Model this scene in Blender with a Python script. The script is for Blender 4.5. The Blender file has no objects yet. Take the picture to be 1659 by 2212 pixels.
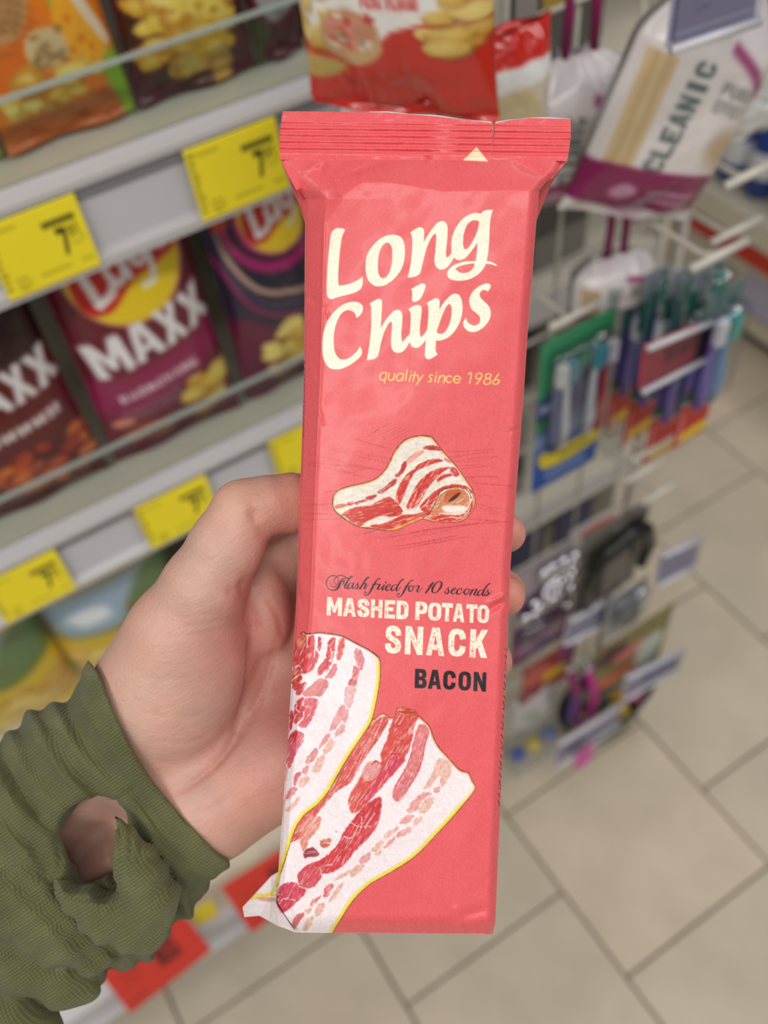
import bpy, bmesh, math, random
import numpy as np
from mathutils import Vector, Matrix

# ------------------------------------------------------------------ camera
SC = bpy.context.scene
COL = SC.collection
W_PX, H_PX, F_PX = 1659.0, 2212.0, 2000.0
CAM_H = 1.55
_yaw, _pitch, _roll = math.radians(26.889), math.radians(50.862), math.radians(-7.022)
_d = np.array([math.sin(_yaw) * math.cos(_pitch), math.cos(_yaw) * math.cos(_pitch), -math.sin(_pitch)])
_r = np.array([math.cos(_yaw), -math.sin(_yaw), 0.0]); _u = np.cross(_r, _d)
_r2 = math.cos(_roll) * _r + math.sin(_roll) * _u; _u2 = -math.sin(_roll) * _r + math.cos(_roll) * _u
ROT = np.array([_r2, -_u2, _d])                      # rows: camera right, down, forward in world axes
CAM = np.array([0.0, 0.0, CAM_H])
cam_data = bpy.data.cameras.new('camera')
cam_data.sensor_fit = 'VERTICAL'; cam_data.sensor_height = 24.0; cam_data.lens = F_PX / H_PX * 24.0
cam_data.clip_start = .01; cam_data.clip_end = 50
cam_data.dof.use_dof = True; cam_data.dof.focus_distance = .283; cam_data.dof.aperture_fstop = cam_data.lens / 4.2
cam_data.dof.aperture_blades = 0
cam = bpy.data.objects.new('camera', cam_data); COL.objects.link(cam)
cam.matrix_world = Matrix(((_r2[0], _u2[0], -_d[0], CAM[0]), (_r2[1], _u2[1], -_d[1], CAM[1]), (_r2[2], _u2[2], -_d[2], CAM[2]), (0, 0, 0, 1)))
SC.camera = cam

# ------------------------------------------------------------------ light of the shop
SC.view_settings.view_transform = 'Standard'; SC.view_settings.look = 'None'
SC.view_settings.gamma = 1.0; SC.view_settings.use_curve_mapping = False
SC.view_settings.exposure = 0.0
SC.cycles.max_bounces = 7; SC.cycles.diffuse_bounces = 3; SC.cycles.glossy_bounces = 3; SC.cycles.transparent_max_bounces = 14; SC.cycles.transmission_bounces = 4
SC.cycles.caustics_reflective = False; SC.cycles.caustics_refractive = False
world = bpy.data.worlds.new('shop_air'); SC.world = world; world.use_nodes = True
world.node_tree.nodes['Background'].inputs[0].default_value = (1.0, .985, .96, 1); world.node_tree.nodes['Background'].inputs[1].default_value = .20
def tube_light(name, loc, sx, sy, power, rz=0.0):
    l = bpy.data.lights.new(name, 'AREA'); l.shape = 'RECTANGLE'; l.size = sx; l.size_y = sy; l.energy = power; l.color = (1.0, .965, .91)
    o = bpy.data.objects.new(name, l); o.location = loc; o.rotation_euler = (0, 0, rz); COL.objects.link(o); return o
tube_light('ceiling_tube_light', (.1, -.85, 3.1), 4.5, .22, 44)
tube_light('ceiling_tube_light', (2.4, .8, 3.1), .22, 4.5, 26)
tube_light('ceiling_tube_light', (-1.9, -.4, 3.1), .22, 4.5, 58)
tube_light('ceiling_tube_light', (.1, -2.6, 3.1), 4.5, .22, 16)

def to_world(c):
    """camera space (x right, y down, z forward, metres) to world"""
    return np.asarray(c) @ ROT + CAM
def px(u, v, d):
    """point seen at pixel (u, v) lying d metres deep"""
    u = np.asarray(u, float); v = np.asarray(v, float); d = np.asarray(d, float) + 0 * u
    return to_world(np.stack([(u - W_PX / 2) / F_PX * d, (v - H_PX / 2) / F_PX * d, d], -1))
def on_plane(u, v, axis, val):
    r = np.array([(u - W_PX / 2) / F_PX, (v - H_PX / 2) / F_PX, 1.0]) @ ROT
    return CAM + r * ((val - CAM[axis]) / r[axis])
def onY(u, v, y): return on_plane(u, v, 1, y)
def onZ(u, v, z): return on_plane(u, v, 2, z)
# ------------------------------------------------------------------ materials and mesh helpers
MATS = {}
def srgb(c):
    return tuple((x / 255. / 12.92) if x / 255. <= .04045 else ((x / 255. + .055) / 1.055) ** 2.4 for x in c) + (1.0,)
def mat(name, col=(200, 200, 200), rough=.5, metal=0., spec=.5, coat=0., noise=0., nscale=20., bump=0., bscale=60., trans=0., alpha=1., attr=None, sss=0., emit=0., bdist=.001):
    if name in MATS: return MATS[name]
    m = bpy.data.materials.new(name); m.use_nodes = True; nt = m.node_tree; b = nt.nodes['Principled BSDF']; MATS[name] = m
    b.inputs['Roughness'].default_value = rough; b.inputs['Metallic'].default_value = metal; b.inputs['Specular IOR Level'].default_value = spec
    b.inputs['Coat Weight'].default_value = coat; b.inputs['Coat Roughness'].default_value = .12; b.inputs['Transmission Weight'].default_value = trans; b.inputs['Alpha'].default_value = alpha
    b.inputs['Base Color'].default_value = srgb(col)
    if sss: b.inputs['Subsurface Weight'].default_value = sss; b.inputs['Subsurface Radius'].default_value = (1., .35, .2); b.inputs['Subsurface Scale'].default_value = .004
    src = None
    if attr:
        a = nt.nodes.new('ShaderNodeAttribute'); a.attribute_name = attr; src = a.outputs['Color']
    tc = nt.nodes.new('ShaderNodeTexCoord')
    if noise:
        n = nt.nodes.new('ShaderNodeTexNoise'); n.inputs['Scale'].default_value = nscale; n.inputs['Detail'].default_value = 4
        nt.links.new(tc.outputs['Object'], n.inputs['Vector'])
        mr = nt.nodes.new('ShaderNodeMapRange'); mr.inputs['From Min'].default_value = .3; mr.inputs['From Max'].default_value = .7; mr.inputs['To Min'].default_value = 1 - noise; mr.inputs['To Max'].default_value = 1 + noise
        nt.links.new(n.outputs['Fac'], mr.inputs['Value'])
        mx = nt.nodes.new('ShaderNodeMix'); mx.data_type = 'RGBA'; mx.blend_type = 'MULTIPLY'; mx.inputs[0].default_value = 1
        if src is not None: nt.links.new(src, mx.inputs[6])
        else: mx.inputs[6].default_value = srgb(col)
        nt.links.new(mr.outputs[0], mx.inputs[7]); src = mx.outputs[2]
    if src is not None: nt.links.new(src, b.inputs['Base Color'])
    if bump:
        n = nt.nodes.new('ShaderNodeTexNoise'); n.inputs['Scale'].default_value = bscale; n.inputs['Detail'].default_value = 3; nt.links.new(tc.outputs['Object'], n.inputs['Vector'])
        bp = nt.nodes.new('ShaderNodeBump'); bp.inputs['Strength'].default_value = bump; bp.inputs['Distance'].default_value = bdist
        nt.links.new(n.outputs['Fac'], bp.inputs['Height']); nt.links.new(bp.outputs[0], b.inputs['Normal'])
    if emit: b.inputs['Emission Strength'].default_value = emit; b.inputs['Emission Color'].default_value = srgb(col)
    return m
def link(o, parent=None, label=None, cat=None, group=None, kind=None):
    COL.objects.link(o)
    if parent is not None: o.parent = parent; o.matrix_parent_inverse = Matrix.Identity(4)
    return tag(o, label, cat, group, kind)
def tag(o, label=None, cat=None, group=None, kind=None):
    if label: o['label'] = label
    if cat: o['category'] = cat
    if group: o['group'] = group
    if kind: o['kind'] = kind
    return o
def mesh_data(name, V, F, m=None, smooth=False, color=None):
    me = bpy.data.meshes.new(name)
    V = np.ascontiguousarray(V, np.float32); 
    if isinstance(F, np.ndarray):
        n = len(F); k = F.shape[1]
        me.vertices.add(len(V)); me.vertices.foreach_set('co', V.ravel())
        me.loops.add(n * k); me.loops.foreach_set('vertex_index', np.ascontiguousarray(F, np.int32).ravel())
        me.polygons.add(n); me.polygons.foreach_set('loop_start', np.arange(0, n * k, k, dtype=np.int32))
        me.update(calc_edges=True); me.validate()
    else: me.from_pydata([tuple(map(float, v)) for v in V], [], [tuple(f) for f in F]); me.update()
    if smooth: me.polygons.foreach_set('use_smooth', np.ones(len(me.polygons), bool))
    if color is not None:
        a = me.color_attributes.new('print', 'FLOAT_COLOR', 'POINT')
        c = np.ones((len(V), 4), np.float32); c[:, :3] = to_linear(np.clip(color, 0, 1)); a.data.foreach_set('color', c.ravel())
    if m is not None: me.materials.append(m)
    return me
def obj(name, V, F, m, parent=None, smooth=False, color=None, **kw):
    return link(bpy.data.objects.new(name, mesh_data(name, V, F, m, smooth, color)), parent, **kw)
def empty(name, loc, rot=(0, 0, 0), **kw):
    o = bpy.data.objects.new(name, None); o.location = tuple(map(float, loc)); o.rotation_euler = rot; o.empty_display_size = .05
    return link(o, **kw)
def grid_faces(n, m, off=0):
    """n columns x m rows of vertices, row-major"""
    i, j = np.meshgrid(np.arange(n - 1), np.arange(m - 1)); a = (j * n + i).ravel() + off
    return np.stack([a, a + n, a + n + 1, a + 1], 1)
class MB:
    def __init__(self): self.v = []; self.f = []
    def add(self, V, F):
        o = len(self.v); self.v += [tuple(map(float, p)) for p in V]; self.f += [tuple(i + o for i in f) for f in F]; return self
    def box(self, lo, hi, bev=0.):
        x0, y0, z0 = lo; x1, y1, z1 = hi
        if bev <= 0:
            return self.add([(x0,y0,z0),(x1,y0,z0),(x1,y1,z0),(x0,y1,z0),(x0,y0,z1),(x1,y0,z1),(x1,y1,z1),(x0,y1,z1)], [(0,3,2,1),(4,5,6,7),(0,1,5,4),(1,2,6,5),(2,3,7,6),(3,0,4,7)])
        bm = bmesh.new(); bmesh.ops.create_cube(bm, size=1)
        for v in bm.verts: v.co = Vector(((x0 + x1) / 2 + v.co.x * (x1 - x0), (y0 + y1) / 2 + v.co.y * (y1 - y0), (z0 + z1) / 2 + v.co.z * (z1 - z0)))
        bmesh.ops.bevel(bm, geom=bm.edges[:], offset=bev, segments=2, affect='EDGES', profile=.6)
        bm.verts.index_update(); self.add([v.co for v in bm.verts], [[v.index for v in f.verts] for f in bm.faces]); bm.free(); return self
    def tube(self, pts, r, n=8, closed=False):
        pts = [Vector(tuple(map(float, p))) for p in pts]; rr = r if hasattr(r, '__len__') else [r] * len(pts); o = len(self.v); m = len(pts)
        up = Vector((0, 0, 1)); last = None
        for i, p in enumerate(pts):
            t = (pts[min(i + 1, m - 1)] - pts[max(i - 1, 0)]).normalized()
            a = (last - t * last.dot(t)) if last is not None else (up if abs(t.z) < .9 else Vector((1, 0, 0))).cross(t)
            a.normalize(); last = a; b = t.cross(a)
            for k in range(n):
                w = 2 * math.pi * k / n; self.v.append(tuple(p + (a * math.cos(w) + b * math.sin(w)) * rr[i]))
        for i in range(m - 1):
            for k in range(n): self.f.append((o + i * n + k, o + i * n + (k + 1) % n, o + (i + 1) * n + (k + 1) % n, o + (i + 1) * n + k))
        self.f.append(tuple(o + k for k in range(n))[::-1]); self.f.append(tuple(o + (m - 1) * n + k for k in range(n))); return self
    def lathe(self, prof, c=(0, 0, 0), n=20):
        o = len(self.v); m = len(prof)
        for r, z in prof:
            for k in range(n): w = 2 * math.pi * k / n; self.v.append((c[0] + r * math.cos(w), c[1] + r * math.sin(w), c[2] + z))
        for i in range(m - 1):
            for k in range(n): self.f.append((o + i * n + k, o + i * n + (k + 1) % n, o + (i + 1) * n + (k + 1) % n, o + (i + 1) * n + k))
        self.f.append(tuple(o + k for k in range(n))[::-1]); self.f.append(tuple(o + (m - 1) * n + k for k in range(n))); return self
    def build(self, name, m, parent=None, smooth=False, **kw): return obj(name, self.v, self.f, m, parent, smooth, **kw)
def slab_quad(P, t, ntoward):
    """closed slab from 4 corner points, thickness t pushed away from ntoward"""
    P = [np.asarray(p, float) for p in P]; n = np.asarray(ntoward, float); n = n / np.linalg.norm(n)
    return [*P, *[p - n * t for p in P]], [(0,1,2,3),(7,6,5,4),(0,4,5,1),(1,5,6,2),(2,6,7,3),(3,7,4,0)]
# ------------------------------------------------------------------ flat print toolkit (numpy)
def _hash2(ix, iy, seed):
    h = (ix.astype(np.int64) * 374761393 + iy.astype(np.int64) * 668265263 + seed * 2147483647) & 0xFFFFFFFF
    h = ((h ^ (h >> 13)) * 1274126177) & 0xFFFFFFFF
    return ((h ^ (h >> 16)) & 0xFFFF) / 65535.0
def vnoise(x, y, seed=0):
    ix = np.floor(x); iy = np.floor(y); fx = x - ix; fy = y - iy
    fx = fx * fx * (3 - 2 * fx); fy = fy * fy * (3 - 2 * fy)
    a = _hash2(ix, iy, seed); b = _hash2(ix + 1, iy, seed); c = _hash2(ix, iy + 1, seed); d = _hash2(ix + 1, iy + 1, seed)
    return (a * (1 - fx) + b * fx) * (1 - fy) + (c * (1 - fx) + d * fx) * fy
def fnoise(x, y, seed=0, o=3):
    s = 0; a = .5; t = 0
    for k in range(o):
        s = s + a * vnoise(x * 2 ** k, y * 2 ** k, seed + 17 * k); t += a; a *= .5
    return s / t
def smooth_path(p, closed=True, n=5):
    p = np.asarray(p, float); out = []
    m = len(p)
    for i in range(m if closed else m - 1):
        if closed: a, b, c, d = p[i - 1], p[i], p[(i + 1) % m], p[(i + 2) % m]
        else: a, b, c, d = p[max(i - 1, 0)], p[i], p[i + 1], p[min(i + 2, m - 1)]
        if np.allclose(b, c): continue
        t = np.linspace(0, 1, n, endpoint=False)[:, None]
        out.append(.5 * ((2 * b) + (-a + c) * t + (2 * a - 5 * b + 4 * c - d) * t ** 2 + (-a + 3 * b - 3 * c + d) * t ** 3))
    if not closed: out.append(p[-1:])
    return np.vstack(out)
def zoom(o, s, pts):
    return np.asarray(pts, float) / s + np.asarray(o, float)
class Canvas:
    def __init__(self, x0, y0, x1, y1, scale, base):
        self.x0, self.y0, self.s = x0, y0, scale
        self.w = int((x1 - x0) * scale); self.h = int((y1 - y0) * scale)
        self.a = np.empty((self.h, self.w, 3), np.float32); self.a[:] = np.array(base) / 255.
    def window(self, lo, hi, pad):
        i0 = max(0, int((lo[0] - self.x0 - pad) * self.s)); i1 = min(self.w, int((hi[0] - self.x0 + pad) * self.s) + 2)
        j0 = max(0, int((lo[1] - self.y0 - pad) * self.s)); j1 = min(self.h, int((hi[1] - self.y0 + pad) * self.s) + 2)
        if i1 <= i0 or j1 <= j0: return None
        X, Y = np.meshgrid((np.arange(i0, i1) + .5) / self.s + self.x0, (np.arange(j0, j1) + .5) / self.s + self.y0)
        return (slice(j0, j1), slice(i0, i1)), X.astype(np.float32), Y.astype(np.float32)
    def put(self, sl, al, col):
        col = np.asarray(col, np.float32)
        if col.ndim == 1: col = col[None, None, :]
        self.a[sl] = self.a[sl] * (1 - al[..., None]) + col / 255. * al[..., None]
    @staticmethod
    def sdf(X, Y, polys):
        d2 = np.full(X.shape, 1e9, np.float32); ins = np.zeros(X.shape, bool)
        for P in polys:
            Q = np.roll(P, -1, 0)
            for (ax, ay), (bx, by) in zip(P.astype(np.float32), Q.astype(np.float32)):
                ex, ey = bx - ax, by - ay; l = ex * ex + ey * ey
                if l < 1e-9: continue
                px, py = X - ax, Y - ay
                t = np.clip((px * ex + py * ey) / l, 0, 1)
                d2 = np.minimum(d2, (px - t * ex) ** 2 + (py - t * ey) ** 2)
                if ay != by:
                    c = (ay > Y) != (by > Y)
                    ins ^= c & (X < ex * (Y - ay) / ey + ax)
        d = np.sqrt(d2); return np.where(ins, -d, d)
    def fill(self, pts, col, soft=.7, alpha=1., holes=(), smooth=True, n=4, rough=0., seed=1, rs=6., mod=None, spread=0.):
        P = smooth_path(pts, True, n) if smooth else np.asarray(pts, float)
        H = [smooth_path(h, True, n) if smooth else np.asarray(h, float) for h in holes]
        w = self.window(P.min(0), P.max(0), soft + rough + 1)
        if w is None: return None
        sl, X, Y = w
        d = self.sdf(X, Y, [P] + H) - spread
        if rough: d = d + (fnoise(X / rs, Y / rs, seed) - .5) * 2 * rough
        al = np.clip(.5 - d / (2 * soft), 0, 1) * alpha
        c = col
        if mod is not None: c, al = mod(X, Y, d, np.asarray(col, np.float32), al)
        self.put(sl, al, c)
        return sl, X, Y, d
    def stroke(self, pts, width, col, smooth=True, n=5, soft=.6, alpha=1., jitter=0., seed=3, closed=False, mod=None):
        pts = np.asarray(pts, float); wd = np.broadcast_to(np.asarray(width, float), (len(pts),))
        if smooth:
            q = smooth_path(np.c_[pts, wd], closed, n)
        else: q = np.c_[pts, wd]
        if closed: q = np.vstack([q, q[:1]])
        w = self.window(q[:, :2].min(0), q[:, :2].max(0), q[:, 2].max() + soft + 1)
        if w is None: return
        sl, X, Y = w; best = np.full(X.shape, 1e9, np.float32)
        for (ax, ay, aw), (bx, by, bw) in zip(q[:-1], q[1:]):
            ex, ey = bx - ax, by - ay; l = ex * ex + ey * ey
            if l < 1e-9: continue
            t = np.clip(((X - ax) * ex + (Y - ay) * ey) / l, 0, 1)
            best = np.minimum(best, np.sqrt((X - ax - t * ex) ** 2 + (Y - ay - t * ey) ** 2) - (aw + (bw - aw) * t) / 2)
        if jitter: best = best + (vnoise(X / 2.2, Y / 2.2, seed) - .5) * 2 * jitter
        al = np.clip(.5 - best / (2 * soft), 0, 1) * alpha
        c = col
        if mod is not None: c, al = mod(X, Y, best, np.asarray(col, np.float32), al)
        self.put(sl, al, c)
    def sample(self, U, V):
        x = np.clip((U - self.x0) * self.s - .5, 0, self.w - 1.001); y = np.clip((V - self.y0) * self.s - .5, 0, self.h - 1.001)
        i = x.astype(int); j = y.astype(int); fx = (x - i)[..., None]; fy = (y - j)[..., None]; A = self.a
        return (A[j, i] * (1 - fx) + A[j, i + 1] * fx) * (1 - fy) + (A[j + 1, i] * (1 - fx) + A[j + 1, i + 1] * fx) * fy
def to_linear(c):
    c = np.asarray(c, np.float64)
    return np.where(c <= .04045, c / 12.92, ((c + .055) / 1.055) ** 2.4)

# block capitals: outlines in a unit box, x right, y down
BLOCK = {
 'M': ([[(0,1),(0,0),(.29,0),(.5,.5),(.71,0),(1,0),(1,1),(.73,1),(.73,.46),(.57,.84),(.43,.84),(.27,.46),(.27,1)]], []),
 'A': ([[(0,1),(.3,0),(.7,0),(1,1),(.7,1),(.65,.8),(.35,.8),(.3,1)]], [[(.41,.61),(.5,.26),(.59,.61)]]),
 'H': ([[(0,1),(0,0),(.33,0),(.33,.38),(.67,.38),(.67,0),(1,0),(1,1),(.67,1),(.67,.6),(.33,.6),(.33,1)]], []),
 'E': ([[(0,1),(0,0),(1,0),(.96,.22),(.36,.22),(.36,.39),(.82,.39),(.82,.6),(.36,.6),(.36,.78),(1,.78),(1,1)]], []),
 'D': ([[(0,1),(0,0),(.6,0),(.84,.07),(.97,.22),(1,.5),(.97,.78),(.84,.93),(.6,1)]], [[(.35,.78),(.35,.22),(.52,.22),(.62,.3),(.66,.5),(.62,.7),(.52,.78)]]),
 'P': ([[(0,1),(0,0),(.62,0),(.86,.05),(.98,.17),(1,.33),(.97,.5),(.86,.61),(.6,.67),(.36,.67),(.36,1)]], [[(.36,.46),(.36,.2),(.52,.2),(.63,.25),(.65,.33),(.62,.42),(.52,.46)]]),
 'O': ([[(.5,0),(.78,.04),(.93,.14),(1,.3),(1,.7),(.93,.86),(.78,.96),(.5,1),(.22,.96),(.07,.86),(0,.7),(0,.3),(.07,.14),(.22,.04)]],
       [[(.5,.19),(.61,.22),(.66,.31),(.66,.69),(.61,.78),(.5,.81),(.39,.78),(.34,.69),(.34,.31),(.39,.22)]]),
 'T': ([[(0,0),(1,0),(1,.24),(.67,.24),(.67,1),(.33,1),(.33,.24),(0,.24)]], []),
 'N': ([[(0,1),(0,0),(.33,0),(.68,.52),(.68,0),(1,0),(1,1),(.69,1),(.32,.44),(.32,1)]], []),
 'C': ([[(1,.36),(.66,.4),(.63,.26),(.5,.19),(.38,.23),(.34,.33),(.34,.67),(.38,.77),(.5,.81),(.63,.74),(.66,.6),(1,.64),(.96,.82),(.8,.95),(.5,1),(.22,.96),(.07,.86),(0,.7),(0,.3),(.07,.14),(.22,.04),(.5,0),(.8,.05),(.96,.18)]], []),
 'K': ([[(0,1),(0,0),(.33,0),(.33,.36),(.64,0),(1,0),(.66,.42),(1,1),(.64,1),(.42,.62),(.33,.72),(.33,1)]], []),
 'B': ([[(0,1),(0,0),(.62,0),(.86,.05),(.95,.16),(.96,.32),(.88,.44),(.78,.48),(.92,.54),(1,.66),(.99,.84),(.88,.95),(.64,1)]],
       [[(.35,.39),(.35,.2),(.54,.2),(.62,.25),(.62,.34),(.54,.39)], [(.35,.8),(.35,.58),(.55,.58),(.65,.63),(.65,.74),(.56,.8)]]),
 'S': ([[(.98,.34),(.64,.37),(.6,.24),(.47,.19),(.36,.24),(.37,.32),(.52,.39),(.8,.48),(.97,.6),(1,.74),(.92,.9),(.72,.98),(.48,1),(.2,.96),(.04,.83),(0,.66),(.34,.63),(.38,.75),(.5,.81),(.63,.78),(.66,.7),(.55,.62),(.25,.53),(.06,.42),(.02,.26),(.1,.1),(.28,.02),(.5,0),(.76,.04),(.93,.16)]], []),
 'R': ([[(0,1),(0,0),(.62,0),(.86,.05),(.98,.17),(1,.32),(.95,.48),(.8,.58),(1,1),(.64,1),(.46,.64),(.36,.64),(.36,1)]], [[(.36,.44),(.36,.2),(.52,.2),(.63,.25),(.65,.32),(.62,.4),(.52,.44)]]),
 'I': ([[(.25,0),(.75,0),(.75,1),(.25,1)]], []), 'L': ([[(0,0),(.36,0),(.36,.78),(1,.78),(1,1),(0,1)]], []),
 'X': ([[(0,0),(.36,0),(.5,.28),(.64,0),(1,0),(.7,.5),(1,1),(.64,1),(.5,.72),(.36,1),(0,1),(.3,.5)]], []),
 'Z': ([[(0,0),(1,0),(1,.24),(.42,.78),(1,.78),(1,1),(0,1),(0,.76),(.58,.22),(0,.22)]], []),
 'V': ([[(0,0),(.34,0),(.5,.66),(.66,0),(1,0),(.68,1),(.32,1)]], []), 'Y': ([[(0,0),(.35,0),(.5,.34),(.65,0),(1,0),(.67,.58),(.67,1),(.33,1),(.33,.58)]], []),
 'U': ([[(0,0),(.34,0),(.34,.68),(.4,.79),(.5,.81),(.6,.79),(.66,.68),(.66,0),(1,0),(1,.7),(.93,.88),(.76,.97),(.5,1),(.24,.97),(.07,.88),(0,.7)]], []),
 'F': ([[(0,1),(0,0),(1,0),(1,.22),(.36,.22),(.36,.42),(.85,.42),(.85,.63),(.36,.63),(.36,1)]], []),
 'G': ([[(1,.34),(.66,.36),(.6,.23),(.48,.19),(.37,.24),(.34,.34),(.34,.68),(.4,.79),(.52,.81),(.65,.76),(.66,.63),(.5,.63),(.5,.45),(1,.45),(1,.85),(.78,.97),(.5,1),(.22,.96),(.06,.85),(0,.7),(0,.3),(.07,.13),(.24,.03),(.5,0),(.78,.04),(.95,.16)]], []),
 'W': ([[(0,0),(.26,0),(.33,.6),(.42,.1),(.58,.1),(.67,.6),(.74,0),(1,0),(.84,1),(.6,1),(.5,.5),(.4,1),(.16,1)]], []),
 'J': ([[(.5,0),(1,0),(1,.75),(.85,.95),(.5,1),(.1,.95),(0,.75),(0,.62),(.34,.62),(.4,.78),(.55,.8),(.64,.72),(.64,.2),(.5,.2)]], []),
 '7': ([[(0,0),(1,0),(1,.18),(.55,1),(.2,1),(.62,.22),(0,.22)]], []), '1': ([[(.1,.15),(.5,0),(.75,0),(.75,1),(.42,1),(.42,.28),(.1,.35)]], []),
 '9': ([[(.5,0),(.8,.05),(.98,.2),(1,.5),(.95,.8),(.8,.95),(.5,1),(.2,.96),(.05,.82),(.35,.75),(.5,.82),(.64,.75),(.66,.6),(.4,.65),(.12,.58),(0,.4),(.02,.2),(.2,.05)]], [[(.5,.18),(.36,.24),(.34,.38),(.42,.47),(.58,.46),(.66,.36),(.63,.23)]]),
 '3': ([[(0,.2),(.2,.04),(.5,0),(.82,.06),(.97,.2),(.94,.38),(.78,.48),(.97,.6),(1,.78),(.84,.94),(.5,1),(.18,.95),(0,.78),(.33,.72),(.5,.81),(.64,.72),(.55,.6),(.38,.58),(.38,.4),(.56,.38),(.62,.27),(.5,.19),(.34,.28)]], []),
 '0': None, '-': ([[(.1,.4),(.9,.4),(.9,.6),(.1,.6)]], []), '4': ([[(.55,0),(.85,0),(.85,.6),(1,.6),(1,.8),(.85,.8),(.85,1),(.53,1),(.53,.8),(0,.8),(0,.6)]], [[(.53,.6),(.53,.3),(.3,.6)]]),
 '5': ([[(.08,0),(.95,0),(.95,.22),(.4,.22),(.38,.36),(.7,.36),(.95,.48),(1,.68),(.9,.9),(.6,1),(.2,.97),(0,.85),(.1,.68),(.35,.79),(.58,.77),(.66,.67),(.58,.57),(.35,.56),(.08,.6)]], []),
}
BLOCK['#'] = ([[(0,.12),(.3,0),(.4,.5),(.6,.1),(1,.05),(.9,.9),(.62,1),(.5,.62),(.3,1),(0,.88)]], [])      # illegible small print
BLOCK['0'] = BLOCK['O']; BLOCK['2'] = BLOCK['Z']; BLOCK['8'] = BLOCK['B']
def block_word(cv, word, boxes, ex, ey, org, col, **kw):
    """boxes: (start, end) along ex for each letter; ey is the letter height vector"""
    ex = np.asarray(ex, float); ey = np.asarray(ey, float); org = np.asarray(org, float)
    for ch, (a, b) in zip(word, boxes):
        if ch == ' ': continue
        P, Hh = BLOCK[ch]
        f = lambda q: [org + ex * (a + (b - a) * x) + ey * y for x, y in q]
        cv.fill(f(P[0]), col, holes=[f(h) for h in Hh], smooth=False, **kw)
def word_boxes(n, gap=.18):
    w = 1. / (n + (n - 1) * gap); return [(k * w * (1 + gap), k * w * (1 + gap) + w) for k in range(n)]
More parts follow.
